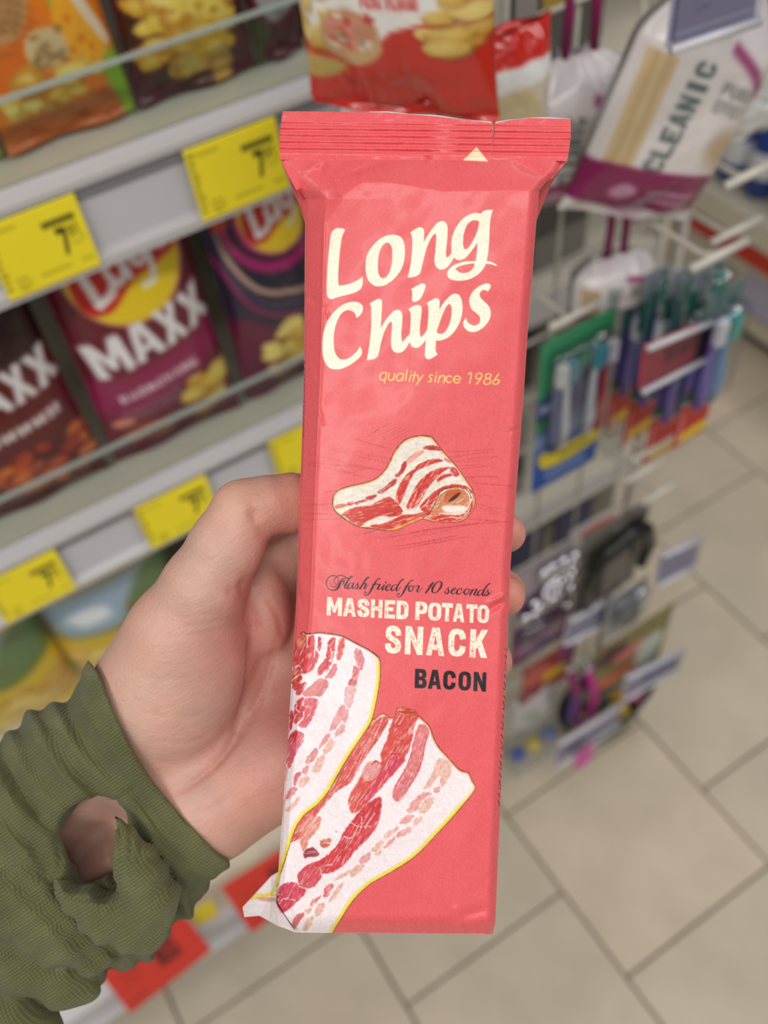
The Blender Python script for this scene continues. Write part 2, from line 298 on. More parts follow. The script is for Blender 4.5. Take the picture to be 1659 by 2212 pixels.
# ------------------------------------------------------------------ print of the red snack pack (photo pixel frame)
RED = (231, 97, 103); CREAM = (243, 240, 219); INK = (34, 28, 34)
def pack_art():
    cv = Canvas(515, 232, 1245, 2030, 1.4, RED)
    # pencil hatching behind the rolled rasher
    rng = random.Random(4)
    hatch = [((795,945),(850,913)),((800,952),(872,918)),((810,965),(880,928)),((760,946),(850,970)),((735,968),(850,992)),((715,968),(840,1000)),((690,984),(850,1020)),
             ((672,1002),(810,1015)),((665,1004),(800,1035)),((720,1025),(800,1012)),((700,1066),(730,1060)),((665,1092),(735,1088)),((655,1090),(720,1100)),((652,1110),(740,1112)),((655,1124),(745,1120)),
             ((965,978),(1070,972)),((970,990),(1075,976)),((985,1000),(1078,988)),((990,1010),(1072,1002)),((1000,1030),(1076,1030)),((1008,1020),(1040,1060)),((1020,1045),(1105,1052)),((1030,1072),(1062,1075)),((1025,1085),(1095,1100)),((1030,1095),(1090,1112)),((1010,1120),(1108,1128)),
             ((772,1158),(830,1140)),((795,1162),(870,1145)),((820,1166),(960,1138)),((850,1172),(1030,1130)),((850,1180),(990,1155)),((855,1186),(1010,1158)),((900,1150),(1080,1128))]
    for k, (a, b) in enumerate(hatch):
        a = np.array(a, float); b = np.array(b, float)
        for r in range(2):
            m = (a + b) / 2 + np.array([0, rng.uniform(-3, 3)])
            off = np.array([rng.uniform(-4, 4), rng.uniform(-3, 3)])
            def md(X, Y, d, c, al, kk=k + 7 * r): return c, al * (vnoise(X / 1.6, Y / 1.6, kk) > .42) * (.35 + .65 * vnoise(X / 14, Y / 5, kk + 3))
            cv.stroke([a + off, m + off, b + off], [1., 3.0, 1.2] if a[1] > 1135 else [1., 2., 1.], (176, 52, 62), soft=.9, alpha=.62, mod=md)
    # ---- rolled rasher
    Z = lambda p: zoom((700, 930), 4.879, p)
    roll = Z([(560,500),(640,420),(700,320),(740,230),(820,130),(900,80),(1020,55),(1110,65),(1150,90),(1250,220),(1350,330),(1430,430),(1520,560),(1575,650),(1590,740),(1570,830),(1500,920),(1420,960),(1300,965),(1150,955),(1040,930),(960,960),(860,1000),(760,1045),(640,1050),(500,1030),(370,1015),(270,965),(190,910),(130,860),(95,800),(95,720),(120,660),(200,610),(330,575),(460,545)])
    cv.fill(roll, (112, 42, 26), spread=1.3, rough=.9, seed=9)
    def fat(X, Y, d, c, al):
        n = fnoise(X / 9, Y / 5, 5); c = c[None, None] * (1 - .14 * (n[..., None])) - np.stack([0 * n, 5 * n, 16 * n], -1)
        e = np.clip(1 + (d + 1.0) / 4.5, 0, 1)[..., None] ** 1.5
        return c * (1 - e) + np.array([228, 172, 92]) * e, al
    cv.fill(roll, (250, 242, 234), mod=fat)
    def meat(ang, seed, lo=.30, hi=.62, pale=(240, 196, 180)):
        ca, sa = math.cos(ang), math.sin(ang)
        def f(X, Y, d, c, al):
            u = X * ca + Y * sa; v = -X * sa + Y * ca
            s = fnoise(u / 16, v / 2.2, seed); g = fnoise(u / 7, v / 5, seed + 5)
            t = np.clip((s - .56) * 5, 0, 1)[..., None] * .75
            cc = c[None, None] * (.86 + .28 * g[..., None]) * (1 - t) + np.array(pale) * t
            return np.clip(cc, 0, 255), al
        return f
    R1 = (205, 52, 44); R2 = (190, 48, 52); OR = (214, 98, 60); PK = (226, 150, 140)
    def m(pts, col, ang, seed, al=1., rough=1.3, soft=1.2, T=Z): cv.fill(T(pts), col, mod=meat(ang, seed), rough=rough, seed=seed, rs=4, soft=soft, alpha=al)
    m([(190,880),(320,810),(480,790),(620,720),(700,700),(760,760),(830,830),(800,890),(700,910),(640,900),(560,910),(450,960),(380,1010),(300,970),(230,910)], R1, -.2, 1)
    m([(480,1000),(600,985),(720,940),(830,890),(960,880),(1060,850),(1130,800),(1130,880),(1040,910),(940,955),(800,1010),(700,1040),(560,1030)], R1, -.35, 2)
    m([(110,800),(180,770),(240,780),(230,800),(140,825)], OR, -.2, 3); m([(245,765),(300,750),(315,775),(260,790)], R2, -.2, 4); m([(330,755),(420,730),(455,738),(400,760),(335,780)], R2, -.2, 5); m([(440,705),(545,672),(545,700),(480,735)], R2, -.3, 6)
    m([(565,640),(640,600),(720,520),(765,510),(750,560),(660,630),(590,665)], R2, -.6, 7)
    m([(750,470),(800,420),(830,340),(870,325),(860,400),(810,470),(770,490)], R2, -1., 8); m([(875,310),(950,240),(1040,205),(1050,230),(960,300),(890,350)], PK, -.6, 9)
    m([(1040,190),(1090,160),(1180,160),(1240,205),(1150,210)], R2, .1, 10)
    m([(780,610),(840,500),(920,420),(1040,330),(1180,300),(1260,320),(1150,350),(1030,400),(960,440),(900,540),(860,640),(830,720),(780,790),(760,700)], R1, -.8, 11)
    m([(870,800),(940,640),(1000,540),(1100,450),(1200,400),(1330,390),(1250,440),(1130,560),(1050,680),(980,800),(900,825)], R1, -.9, 12)
    m([(1190,520),(1240,470),(1330,455),(1420,470),(1330,480),(1240,520),(1200,545)], R1, -.2, 13); m([(1345,380),(1400,410),(1425,470),(1380,485),(1330,440)], (196, 62, 84), .9, 14); m([(1270,290),(1330,320),(1340,340),(1290,330)], (200, 70, 90), .6, 15)
    m([(1010,800),(1100,700),(1200,620),(1340,570),(1480,580),(1560,640),(1580,720),(1540,640),(1440,600),(1300,610),(1220,650),(1170,730),(1110,820),(1050,850)], R1, -.6, 16)
    cv.fill(Z([(1150,780),(1200,700),(1260,650),(1350,605),(1460,620),(1520,680),(1530,760),(1480,830),(1380,870),(1240,870),(1140,890),(1120,850)]), (206, 128, 88), mod=meat(-.6, 21, pale=(245, 214, 196)), soft=1.2)
    cv.fill(Z([(1300,640),(1400,620),(1450,640),(1420,700),(1330,750),(1260,740)]), (196, 92, 44), mod=meat(-.7, 22, pale=(220, 130, 80)), soft=2)
    cv.fill(Z([(1310,740),(1350,700),(1420,655),(1430,670),(1380,725),(1330,750)]), (62, 34, 34), soft=1.4, rough=1)
    cv.fill(Z([(1250,800),(1330,790),(1450,790),(1500,810),(1450,860),(1330,870),(1260,850)]), (246, 232, 222), soft=3, rough=1.5)
    m([(1080,920),(1200,880),(1300,890),(1420,890),(1500,850),(1540,780),(1570,720),(1560,840),(1490,910),(1400,955),(1250,960)], R1, -.2, 24)
    cv.stroke(Z([(1200,940),(1320,915),(1430,920),(1500,880),(1545,800)]), 1.5, (250, 232, 220), jitter=.6)
    cv.stroke(Z([(1180,740),(1220,655),(1300,610),(1420,598),(1520,640),(1555,720)]), [1, 1.6, 1.8, 1.2, 1.2, .8], (70, 26, 20), jitter=.6)
    cv.stroke(Z([(1040,925),(1110,870),(1160,790),(1180,720)]), [1, 1.6, 1.3, .8], (92, 32, 22), jitter=.5)
    cv.stroke(Z([(700,1040),(760,1035),(840,995),(940,950),(1050,900)]), [1, 2.6, 1.5, 1.5, 1.], (236, 178, 34), jitter=.5)
    for p in ([(770,690),(780,760),(830,830),(870,860)], [(860,860),(960,850),(1060,790),(1110,720)], [(820,480),(900,420),(960,400)], [(980,640),(940,740),(900,820)], [(1080,600),(1020,700),(960,810)]):
        cv.stroke(Z(p), 1.6, (250, 236, 220), jitter=.7)
    cv.stroke(np.vstack([roll[-9:], roll[:8]]), .9, (94, 46, 24), jitter=.7, alpha=.85); cv.stroke(roll[24:32], 1.3, (70, 30, 24), jitter=.7, alpha=.85)
    # ---- lower rashers
    B1 = lambda p: zoom((600, 1350), 6.321, p); B2 = lambda p: zoom((700, 1510), 4.879, p); B3 = lambda p: zoom((515, 1650), 4.879, p)
    rslice = np.vstack([B2([(420,420),(500,240),(540,210),(590,165),(640,160),(690,200),(750,185),(770,110),(820,88),(880,105),(960,130),(1020,200),(1110,290),(1150,400),(1210,510),(1300,610),(1380,700),(1440,755),(1520,780),(1560,860),(1595,930),(1560,1000),(1450,1130),(1320,1280),(1180,1430),(1030,1590),(900,1700)]),
        B3([(1640,1120),(1500,1200),(1380,1270),(1250,1390),(1170,1490),(1100,1600),(1000,1760),(960,1830),(700,1860),(40,1860),(40,1200),(400,1200),(540,800),(700,500),(1000,200)])])
    def fat2(X, Y, d, c, al):
        n = fnoise((X + Y) / 16, (X - Y) / 5, 8)
        g = fnoise(X / 1.7, Y / 1.7, 31)
        c = c[None, None] - np.stack([5 * n, 17 * n, 13 * n], -1) + (g[..., None] - .5) * 9
        return c, al
    cv.fill(rslice, (96, 48, 22), spread=1.1, rough=.9, seed=3)
    def rim(X, Y, d, c, al):
        c, al = fat2(X, Y, d, c, al)
        low = np.clip((Y - 1690) / 60, 0, 1) * (X > 690) * np.clip((X + 1.0 * Y - 2330) / 60 + 1, 0, 1)
        e = np.clip(1 + (d + 1.) / 9.5, 0, 1) ** .8 * low
        c = c * (1 - e[..., None]) + np.array([238, 214, 58]) * e[..., None]
        t = np.clip(1 + (d + .5) / 4., 0, 1) * (1 - low) * .85
        return c * (1 - t[..., None]) + np.array([206, 120, 44]) * t[..., None], al
    cv.fill(rslice, (247, 240, 242), mod=rim)
    def g(T, pts, col, ang, seed, al=1., rough=1.8, soft=1.5): cv.fill(T(pts), col, mod=meat(ang, seed, pale=(244, 206, 204)), rough=rough, seed=seed, rs=5, soft=soft, alpha=al)
    S1 = (208, 66, 74); S2 = (214, 84, 78); S3 = (200, 50, 58); P1 = (226, 160, 156); P2 = (230, 184, 168)
    A = -1.02
    g(B2, [(490,280),(560,215),(640,180),(680,230),(600,380),(520,500),(420,640),(340,770),(280,880),(150,960),(50,1060),(-60,1200),(-150,1320),(-200,1420),(-330,1510),(-420,1500),(-300,1300),(-100,1080),(60,960),(200,740),(330,540)], S2, A, 41)
    g(B3, [(580,740),(660,640),(780,560),(870,560),(860,640),(800,740),(740,800),(720,880),(680,920),(650,820),(660,720)], (222, 138, 122), A, 42)
    g(B3, [(700,920),(770,880),(840,930),(830,970),(700,990)], (150, 66, 74), 0, 43, rough=3); g(B3, [(860,820),(900,790),(975,800),(960,870),(880,885)], (206, 112, 92), 0, 44, rough=3)
    g(B2, [(760,150),(800,110),(880,110),(960,140),(1000,190),(960,260),(930,420),(890,540),(820,680),(700,830),(540,1000),(430,1130),(310,1205),(260,1140),(270,1010),(340,890),(400,790),(440,700),(520,650),(600,660),(600,560),(660,430),(700,280)], S2, A, 45)
    g(B2, [(860,640),(780,730),(650,870),(520,1000),(400,1130),(440,1010),(560,840),(640,740),(740,600)], (206, 62, 92), A, 46, al=.8)
    g(B2, [(420,720),(500,650),(600,700),(560,810),(450,870),(400,820)], (230, 170, 172), A, 47, al=.8)
    g(B2, [(780,110),(880,105),(970,140),(1000,190),(900,160),(820,160)], (196, 64, 30), 0, 48)
    for k, p in enumerate(([(760,300),(830,250)], [(740,420),(820,440)], [(700,580),(790,580)], [(500,690),(550,650)], [(680,720),(690,780)])): cv.stroke(B2(p), 2.6, (202, 34, 50), jitter=1., alpha=.8)
    g(B2, [(990,280),(1060,270),(1110,340),(1080,450),(1050,560),(1030,680),(980,810),(900,930),(850,1020),(790,1080),(730,1060),(720,990),(780,850),(860,720),(920,560),(950,420)], (222, 124, 128), A, 49)
    cv.stroke(B2([(1090,380),(1060,500),(1035,640),(980,780),(900,920)]), 1.5, (190, 70, 84), jitter=.8); cv.stroke(B2([(740,1030),(760,920),(830,780),(900,640),(940,460)]), 1.3, (194, 80, 90), jitter=.8); cv.stroke(B2([(800,960),(850,850),(880,800)]), 1.2, (194, 80, 90))
    g(B2, [(1200,640),(1300,640),(1350,720),(1330,810),(1260,910),(1220,900),(1230,800),(1190,830),(1110,930),(1050,950),(1080,880),(1140,780)], P2, A, 50)
    for k, p in enumerate(([(1000,1010),(1100,980),(1130,1010),(1040,1060),(980,1170),(900,1200),(880,1150)], [(1050,1070),(1160,1040),(1100,1180),(1030,1200),(1000,1180)], [(840,1240),(930,1220),(950,1240),(880,1310),(800,1310)], [(970,1260),(1040,1240),(1010,1300),(940,1340)], [(1160,950),(1220,930),(1210,980),(1170,990)],
                           [(700,1380),(780,1340),(790,1360),(720,1440),(630,1480),(640,1430)], [(780,1410),(900,1350),(910,1400),(820,1450),(760,1460)], [(520,1560),(610,1490),(620,1520),(560,1600),(500,1610)], [(640,1540),(740,1450),(750,1480),(680,1560),(620,1570)], [(540,1620),(600,1590),(590,1640),(550,1650)], [(370,1690),(480,1620),(480,1690),(400,1740)])):
        g(B2, p, P1 if k % 2 == 0 else P2, A, 51 + k, rough=3.0)
    for k, p in enumerate(([(1180,1130),(1270,1060),(1330,1080),(1240,1180),(1180,1200)], [(1010,1220),(1100,1150),(1170,1130),(1120,1190),(1040,1230)], [(890,1390),(930,1290),(1000,1260),(990,1310),(940,1400)], [(960,1450),(1020,1320),(1110,1240),(1090,1310),(1020,1420)], [(750,1480),(800,1420),(870,1390),(840,1440),(770,1500)], [(800,1560),(860,1460),(910,1490),(880,1570),(820,1610)], [(560,1680),(620,1590),(690,1580),(650,1660),(600,1730)], [(680,1740),(720,1640),(790,1610),(770,1690),(720,1760)], [(700,1540),(760,1510),(770,1560),(720,1580)])):
        g(B3, p, (214, 112, 112) if k in (4, 6, 2) else P2, A, 66 + k, rough=3.0)
    g(B3, [(1500,350),(1490,560),(1440,700),(1330,820),(1220,930),(1120,1060),(1000,1140),(890,1160),(870,1200),(800,1290),(740,1310),(660,1280),(620,1200),(660,1120),(760,1050),(880,1000),(980,920),(1060,820),(1110,720),(1200,600),(1330,450)], S1, A, 80)
    g(B3, [(1500,350),(1490,560),(1400,640),(1250,700),(1110,760),(1200,600),(1330,450)], S3, A, 81, al=.75); g(B3, [(620,1200),(680,1120),(860,1090),(870,1200),(760,1310),(660,1280)], (210, 88, 102), A, 82, al=.8)
    g(B3, [(400,1470),(420,1320),(520,1250),(620,1260),(720,1340),(640,1430),(550,1520),(460,1570)], (206, 72, 92), A, 83)
    for p in ([(620,1190),(640,1290),(760,1330)], [(860,1090),(880,1180)], [(1190,620),(1260,660),(1390,660)], [(1110,760),(1190,780),(1270,640)], [(430,1480),(480,1420),(600,1440)], [(890,1080),(980,1060)], [(1300,560),(1290,680),(1240,760)], [(1440,520),(1380,600),(1340,680)]): cv.stroke(B3(p), 1.5, (248, 222, 222), jitter=.7)
    for p in ([(560,260),(480,420),(400,600),(330,780)], [(620,200),(540,380),(450,560),(380,700)], [(440,480),(340,640),(230,860)], [(500,400),(480,470),(420,560)], [(170,900),(60,1020),(-80,1230)]): cv.stroke(B2(p), 1.2, (244, 206, 206), jitter=.7)
    rng2 = random.Random(12)
    for (T, x, y) in ((B2, 165, 1650), (B2, 128, 1400), (B2, 690, 270), (B2, 370, 745), (B3, 1030, 715), (B3, 1070, 965), (B1, 770, 1855), (B1, 760, 900)): cv.fill(T([(x - 6, y), (x, y - 6), (x + 6, y), (x, y + 6)]), (90, 70, 72), alpha=.8)
    lslice = np.vstack([B1([(-300,300),(205,390),(250,220),(300,140),(345,92),(400,122),(560,105),(700,118),(870,148),(950,185),(1100,265),(1250,345),(1380,450),(1395,600),(1390,750),(1370,900),(1330,1100),(1280,1300),(1200,1440),(1050,1660),(900,1900),(720,2212)]),
        B3([(1040,130),(960,270),(840,420),(700,530),(620,640),(575,740),(540,850),(500,980),(450,1120),(415,1280),(300,1400),(-100,1400),(-100,900)]), B1([(-300,1400),(-300,800)])])
    edge = lslice[1:-5]
    cv.stroke(edge[3:], 2.6, (92, 60, 20), jitter=.7)
    def rim1(X, Y, d, c, al):
        c, al = fat2(X, Y, d, c, al)
        low = np.clip((Y - 1410) / 30, 0, 1)
        e = np.clip(1 + (d + 1.) / 9.0, 0, 1) ** .8 * low
        c = c * (1 - e[..., None]) + np.array([240, 214, 48]) * e[..., None]
        t = np.clip(1 + (d + .6) / 3., 0, 1) * (1 - low) * .9
        return c * (1 - t[..., None]) + np.array([150, 74, 36]) * t[..., None], al
    cv.fill(lslice, (246, 240, 243), mod=rim1)
    for k, (p, c) in enumerate((([(260,200),(330,120),(400,150),(500,150),(510,300),(560,400),(520,530),(430,650),(340,660),(290,540),(200,600),(200,450),(230,330)], S1), ([(250,230),(330,140),(390,160),(370,280),(300,330)], (216, 100, 62)),
        ([(185,640),(290,560),(400,640),(330,660),(300,800),(390,780),(360,880),(290,960),(220,900),(190,780)], S1), ([(200,780),(240,710),(310,690),(330,740),(250,800)], (216, 64, 34)), ([(300,620),(330,590),(350,640)], (216, 74, 34)),
        ([(545,170),(600,180),(590,300),(550,350)], S3), ([(690,240),(740,170),(790,200),(780,400),(720,540),(620,650),(560,690),(540,630),(580,550),(660,440)], S1), ([(840,200),(910,180),(900,330),(860,450),(820,490),(800,440),(810,330)], S2), ([(800,510),(800,640),(740,720),(680,730),(640,700),(700,600)], (218, 120, 124)),
        ([(360,900),(480,800),(580,725),(690,770),(670,870),(590,980),(480,970),(360,980)], (216, 132, 134)), ([(250,1060),(320,990),(350,1010),(330,1090),(380,1120),(350,1200),(330,1270),(240,1360),(220,1200),(230,1120)], S1), ([(350,1090),(400,990),(550,1030),(520,1150),(480,1260),(400,1380),(340,1410),(280,1370),(350,1250),(360,1150),(450,1110)], (214, 98, 110)),
        ([(165,1200),(200,1170),(215,1300),(180,1440),(160,1420)], S3), ([(120,1600),(200,1460),(270,1440),(360,1500),(330,1620),(270,1720),(200,1880),(150,1960),(100,1800)], (208, 88, 108)), ([(180,1500),(250,1450),(290,1500),(240,1580),(150,1600)], S3), ([(110,1500),(140,1300),(160,1450),(130,1560)], (214, 98, 110)),
        ([(1050,340),(1110,320),(1180,440),(1180,540),(1140,620),(1080,540),(1050,440)], (218, 136, 142)), ([(1040,560),(1120,600),(1090,740),(1060,840),(980,830),(960,800),(1010,700)], (216, 118, 122)), ([(960,820),(1000,740),(1030,760)], (206, 76, 66)), ([(930,840),(1060,860),(1030,1040),(1000,1130),(940,1130),(910,1000)], (230, 178, 182)),
        ([(880,1080),(930,1130),(970,1160),(950,1290),(900,1340),(870,1290),(810,1400),(720,1450),(710,1410),(790,1220)], (226, 152, 158)), ([(870,1350),(930,1400),(880,1480),(790,1540),(780,1490)], (230, 172, 170)), ([(680,1470),(720,1520),(640,1620),(560,1690),(590,1600)], (226, 152, 152)), ([(720,1560),(780,1600),(730,1700),(640,1770),(610,1720),(660,1640)], P2),
        ([(520,1680),(550,1740),(480,1860),(400,1900),(390,1830)], (222, 146, 144)), ([(570,1800),(640,1780),(620,1900),(560,2010),(460,2000),(500,1900)], P2), ([(230,2060),(310,2010),(280,2120),(230,2200)], (206, 100, 116)), ([(350,1960),(420,1930),(400,2030),(330,2030)], P1), ([(320,2090),(440,2080),(380,2200),(280,2212)], P2), ([(90,1900),(130,1990),(90,2160),(60,2200),(60,2000)], P1))):
        g(B1, p, c, -1.05, 90 + k, rough=2.6, soft=1.2)
    for k, (p, c) in enumerate((([(590,120),(650,90),(640,150),(590,200)], (206, 100, 116)), ([(500,330),(560,250),(620,260),(590,320),(500,380)], (216, 130, 132)), ([(500,480),(600,380),(650,330),(620,430),(540,500)], P2), ([(480,60),(520,30),(500,130),(470,180)], P1), ([(455,480),(480,380),(485,440),(465,560)], P1))):
        g(B3, p, c, -1.05, 130 + k, rough=2.6)
    for p in ([(530,130),(540,260),(510,330),(500,440)], [(400,140),(400,300)], [(550,370),(600,360)], [(720,320),(740,420),(700,500),(760,460)], [(800,150),(790,300),(770,470),(830,490)], [(240,900),(230,1000),(260,1090),(250,1150),(300,1190)], [(350,1180),(350,1270),(270,1340),(180,1450),(150,1520)], [(190,760),(290,680),(340,660)], [(620,720),(690,640),(740,560)]): cv.stroke(B1(p), 2., (248, 236, 238), jitter=.9)
    cv.stroke(edge[2:12], 1.4, (120, 60, 26), jitter=1.0)
    # ---- cream logo
    Z1 = lambda p: zoom((690, 440), 8.295, p); Z2 = lambda p: zoom((870, 440), 7.541, p); Z3 = lambda p: zoom((685, 630), 8.295, p); Z4 = lambda p: zoom((870, 600), 7.541, p)
    def grain(X, Y, d, c, al):
        n = fnoise(X / 2.6, Y / 2.6, 77); return c[None, None] + ((n - .5) * 26)[..., None], al
    LET = [(Z1, [(460,462),(460,462),(415,445),(365,437),(300,445),(240,485),(207,550),(185,700),(165,880),(150,1060),(140,1250),(133,1450),(135,1600),(150,1670),(185,1705),(230,1708),(300,1683),(420,1650),(560,1615),(660,1580),(730,1535),(765,1470),(778,1390),(773,1308),(773,1308),(740,1335),(680,1372),(600,1412),(520,1440),(420,1462),(350,1470),(350,1470),(338,1400),(335,1300),(340,1180),(350,1040),(362,900),(380,740),(398,630),(420,550),(445,500)], ()),
     (Z1, [(1310,555),(1400,568),(1470,610),(1515,700),(1530,820),(1525,960),(1495,1100),(1440,1220),(1360,1320),(1270,1400),(1170,1460),(1080,1482),(990,1470),(910,1415),(855,1320),(828,1190),(828,1050),(850,930),(900,830),(970,735),(1060,650),(1150,595),(1230,565)], ([(1215,697),(1180,705),(1130,750),(1085,840),(1058,950),(1045,1080),(1050,1200),(1070,1280),(1105,1325),(1150,1337),(1200,1310),(1245,1250),(1280,1150),(1300,1040),(1308,920),(1300,810),(1275,735),(1245,703)],)),
     (Z2, [(125,468),(125,468),(200,415),(270,385),(320,395),(345,440),(345,540),(342,625),(342,625),(390,545),(450,450),(520,360),(580,305),(635,285),(690,300),(725,360),(732,450),(722,600),(708,740),(702,810),(722,880),(722,880),(760,845),(810,785),(870,800),(850,870),(830,885),(790,950),(730,1030),(670,1065),(610,1072),(555,1040),(525,980),(518,900),(528,800),(540,650),(545,540),(535,490),(490,520),(440,600),(390,720),(350,860),(315,1000),(290,1100),(262,1150),(200,1185),(82,1208),(82,1208),(110,1080),(135,920),(152,760),(158,620),(150,530)], ()),
     (Z2, [(1268,165),(1268,165),(1310,125),(1370,103),(1468,103),(1468,103),(1440,200),(1420,330),(1412,500),(1402,680),(1385,830),(1360,950),(1320,1040),(1250,1130),(1160,1195),(1050,1240),(930,1255),(820,1245),(750,1210),(725,1160),(735,1100),(780,1040),(850,995),(960,955),(1080,937),(1185,937),(1185,937),(1198,880),(1212,740),(1215,640),(1215,640),(1150,730),(1080,820),(1010,890),(940,918),(880,910),(830,870),(800,800),(790,700),(800,570),(840,440),(920,310),(1020,215),(1120,165),(1200,150)], ([(1172,972),(1172,972),(1080,980),(960,1005),(880,1040),(860,1062),(890,1095),(950,1125),(1010,1130),(1080,1110),(1130,1070),(1160,1020)], [(1245,300),(1220,278),(1165,270),(1110,285),(1060,330),(1020,410),(990,520),(982,630),(990,700),(1015,742),(1050,735),(1090,690),(1140,610),(1190,510),(1225,410)])),
     (Z2, [(1330,932),(1360,935),(1440,950),(1500,975),(1532,1000),(1532,1000),(1505,1008),(1440,985),(1330,968)], ()),
     (Z3, [(710,472),(710,472),(690,420),(660,370),(610,340),(560,332),(500,345),(430,400),(375,490),(330,610),(305,740),(295,860),(300,980),(320,1080),(360,1160),(410,1205),(470,1218),(550,1200),(630,1150),(700,1085),(770,985),(770,985),(795,1030),(805,1080),(790,1140),(730,1210),(640,1280),(530,1345),(420,1385),(330,1392),(240,1375),(165,1310),(115,1200),(95,1070),(95,920),(110,770),(140,640),(195,510),(270,400),(370,300),(480,225),(580,190),(680,180),(760,200),(810,250),(822,310),(800,380),(755,435)], ()),
     (Z3, [(938,215),(938,215),(1000,175),(1080,135),(1130,132),(1160,165),(1162,250),(1155,400),(1145,560),(1142,655),(1142,655),(1180,590),(1230,510),(1300,420),(1370,350),(1440,325),(1495,345),(1525,410),(1527,500),(1515,640),(1508,760),(1515,860),(1533,908),(1533,908),(1570,875),(1620,810),(1700,720),(1720,840),(1650,920),(1580,1030),(1510,1085),(1440,1097),(1380,1075),(1340,1020),(1325,930),(1328,800),(1340,680),(1342,590),(1330,535),(1290,560),(1240,640),(1190,760),(1150,900),(1120,1030),(1090,1140),(1050,1190),(980,1215),(888,1228),(888,1228),(905,1150),(930,1000),(950,840),(965,680),(970,520),(972,380),(970,280)], ()),
     (Z4, [(140,180),(140,180),(220,135),(300,100),(340,95),(370,120),(365,170),(330,260),(290,335),(240,375),(190,393),(160,380),(150,340),(155,260)], ()),
     (Z4, [(92,512),(92,512),(170,465),(240,445),(290,460),(308,510),(300,620),(285,740),(278,850),(283,930),(298,970),(298,970),(340,930),(400,845),(440,800),(440,930),(380,1005),(320,1080),(260,1130),(205,1140),(150,1120),(120,1070),(112,1020),(112,1020),(60,1110),(0,1185),(-30,1210),(-30,1080),(0,1045),(60,975),(112,915),(120,840),(128,720),(130,620),(122,560)], ()),
     (Z4, [(392,410),(392,410),(460,370),(530,335),(575,340),(600,380),(600,450),(597,522),(597,522),(650,430),(720,345),(790,280),(855,258),(915,280),(955,350),(973,450),(968,570),(940,690),(890,800),(820,900),(740,970),(660,1010),(590,1025),(540,1022),(540,1022),(537,1120),(540,1200),(570,1248),(570,1248),(510,1290),(440,1325),(395,1320),(365,1280),(362,1200),(372,1090),(385,960),(400,830),(412,690),(418,560),(412,460)], ([(760,428),(730,445),(690,510),(645,610),(605,720),(570,820),(553,880),(575,905),(630,912),(680,890),(730,820),(770,720),(793,610),(797,520),(785,455)],)),
     (Z4, [(1380,225),(1380,225),(1350,203),(1310,200),(1270,225),(1253,270),(1265,320),(1310,370),(1370,425),(1415,490),(1432,560),(1425,640),(1395,710),(1340,780),(1270,840),(1200,875),(1130,885),(1060,865),(1005,810),(985,750),(995,705),(1032,652),(1032,652),(1050,710),(1095,755),(1150,778),(1210,768),(1250,730),(1262,670),(1240,615),(1190,570),(1130,520),(1095,450),(1083,380),(1095,310),(1140,230),(1210,160),(1300,110),(1370,92),(1415,105),(1432,140),(1415,185)], ())]
    for T, p, h in LET: cv.fill(T(p), (206, 142, 96), holes=[T(q) for q in h], n=5, spread=.9, soft=1.2, alpha=.7)
    for T, p, h in LET: cv.fill(T(p), CREAM, holes=[T(q) for q in h], n=5, soft=.8, mod=grain)
    cv.fill([(1029.6,317.5),(999.8,346.5),(1054.7,349)], (244, 226, 190), smooth=False)
    # ---- small gold line
    Z5 = lambda p: zoom((810, 780), 5.925, p)
    GOLD = [[(150,150),(105,148),(70,175),(62,215),(80,242),(110,240),(140,215)], [(150,150),(135,220),(120,280)], [(185,155),(172,205),(180,240),(210,245),(240,215),(254,158)], [(254,158),(238,242)], [(360,165),(320,160),(285,185),(275,220),(290,248),(325,248),(352,215)], [(368,165),(350,250)], [(412,112),(392,245)], [(462,172),(440,255)], [(466,132),(465,138)], [(512,140),(488,258)], [(485,180),(530,182)], [(545,175),(562,240)], [(615,180),(530,302)],
        [(740,180),(715,175),(695,195),(710,220),(725,240),(710,262),(680,262)], [(785,185),(765,268)], [(789,146),(788,151)], [(830,190),(808,272)], [(820,220),(850,190),(885,190),(893,215),(878,275)], [(980,200),(945,190),(915,215),(915,255),(945,275),(975,262)], [(1012,232),(1088,236),(1085,205),(1055,190),(1020,205),(1005,240),(1020,270),(1050,280),(1080,265)],
        [(1195,165),(1237,155),(1210,285)], [(1330,155),(1300,170),(1290,205),(1310,228),(1345,220),(1370,190),(1360,160),(1330,155)], [(1370,190),(1345,240),(1295,295)], [(1450,160),(1420,175),(1415,205),(1440,220),(1475,205),(1485,175),(1450,160)], [(1440,222),(1405,240),(1390,275),(1420,297),(1460,290),(1480,260),(1470,230),(1440,222)], [(1585,165),(1530,235),(1510,270)], [(1550,235),(1515,255),(1510,285),(1545,298),(1580,280),(1590,250),(1550,235)]]
    for p in GOLD: cv.stroke(Z5(p), 3.6, (214, 120, 70), alpha=.6, n=4); cv.stroke(Z5(p), 2.7, (244, 206, 122), n=4)
    # ---- black script line
    Z6 = lambda p: zoom((690, 1230), 8.295, p); Z7 = lambda p: zoom((880, 1240), 8.295, p)
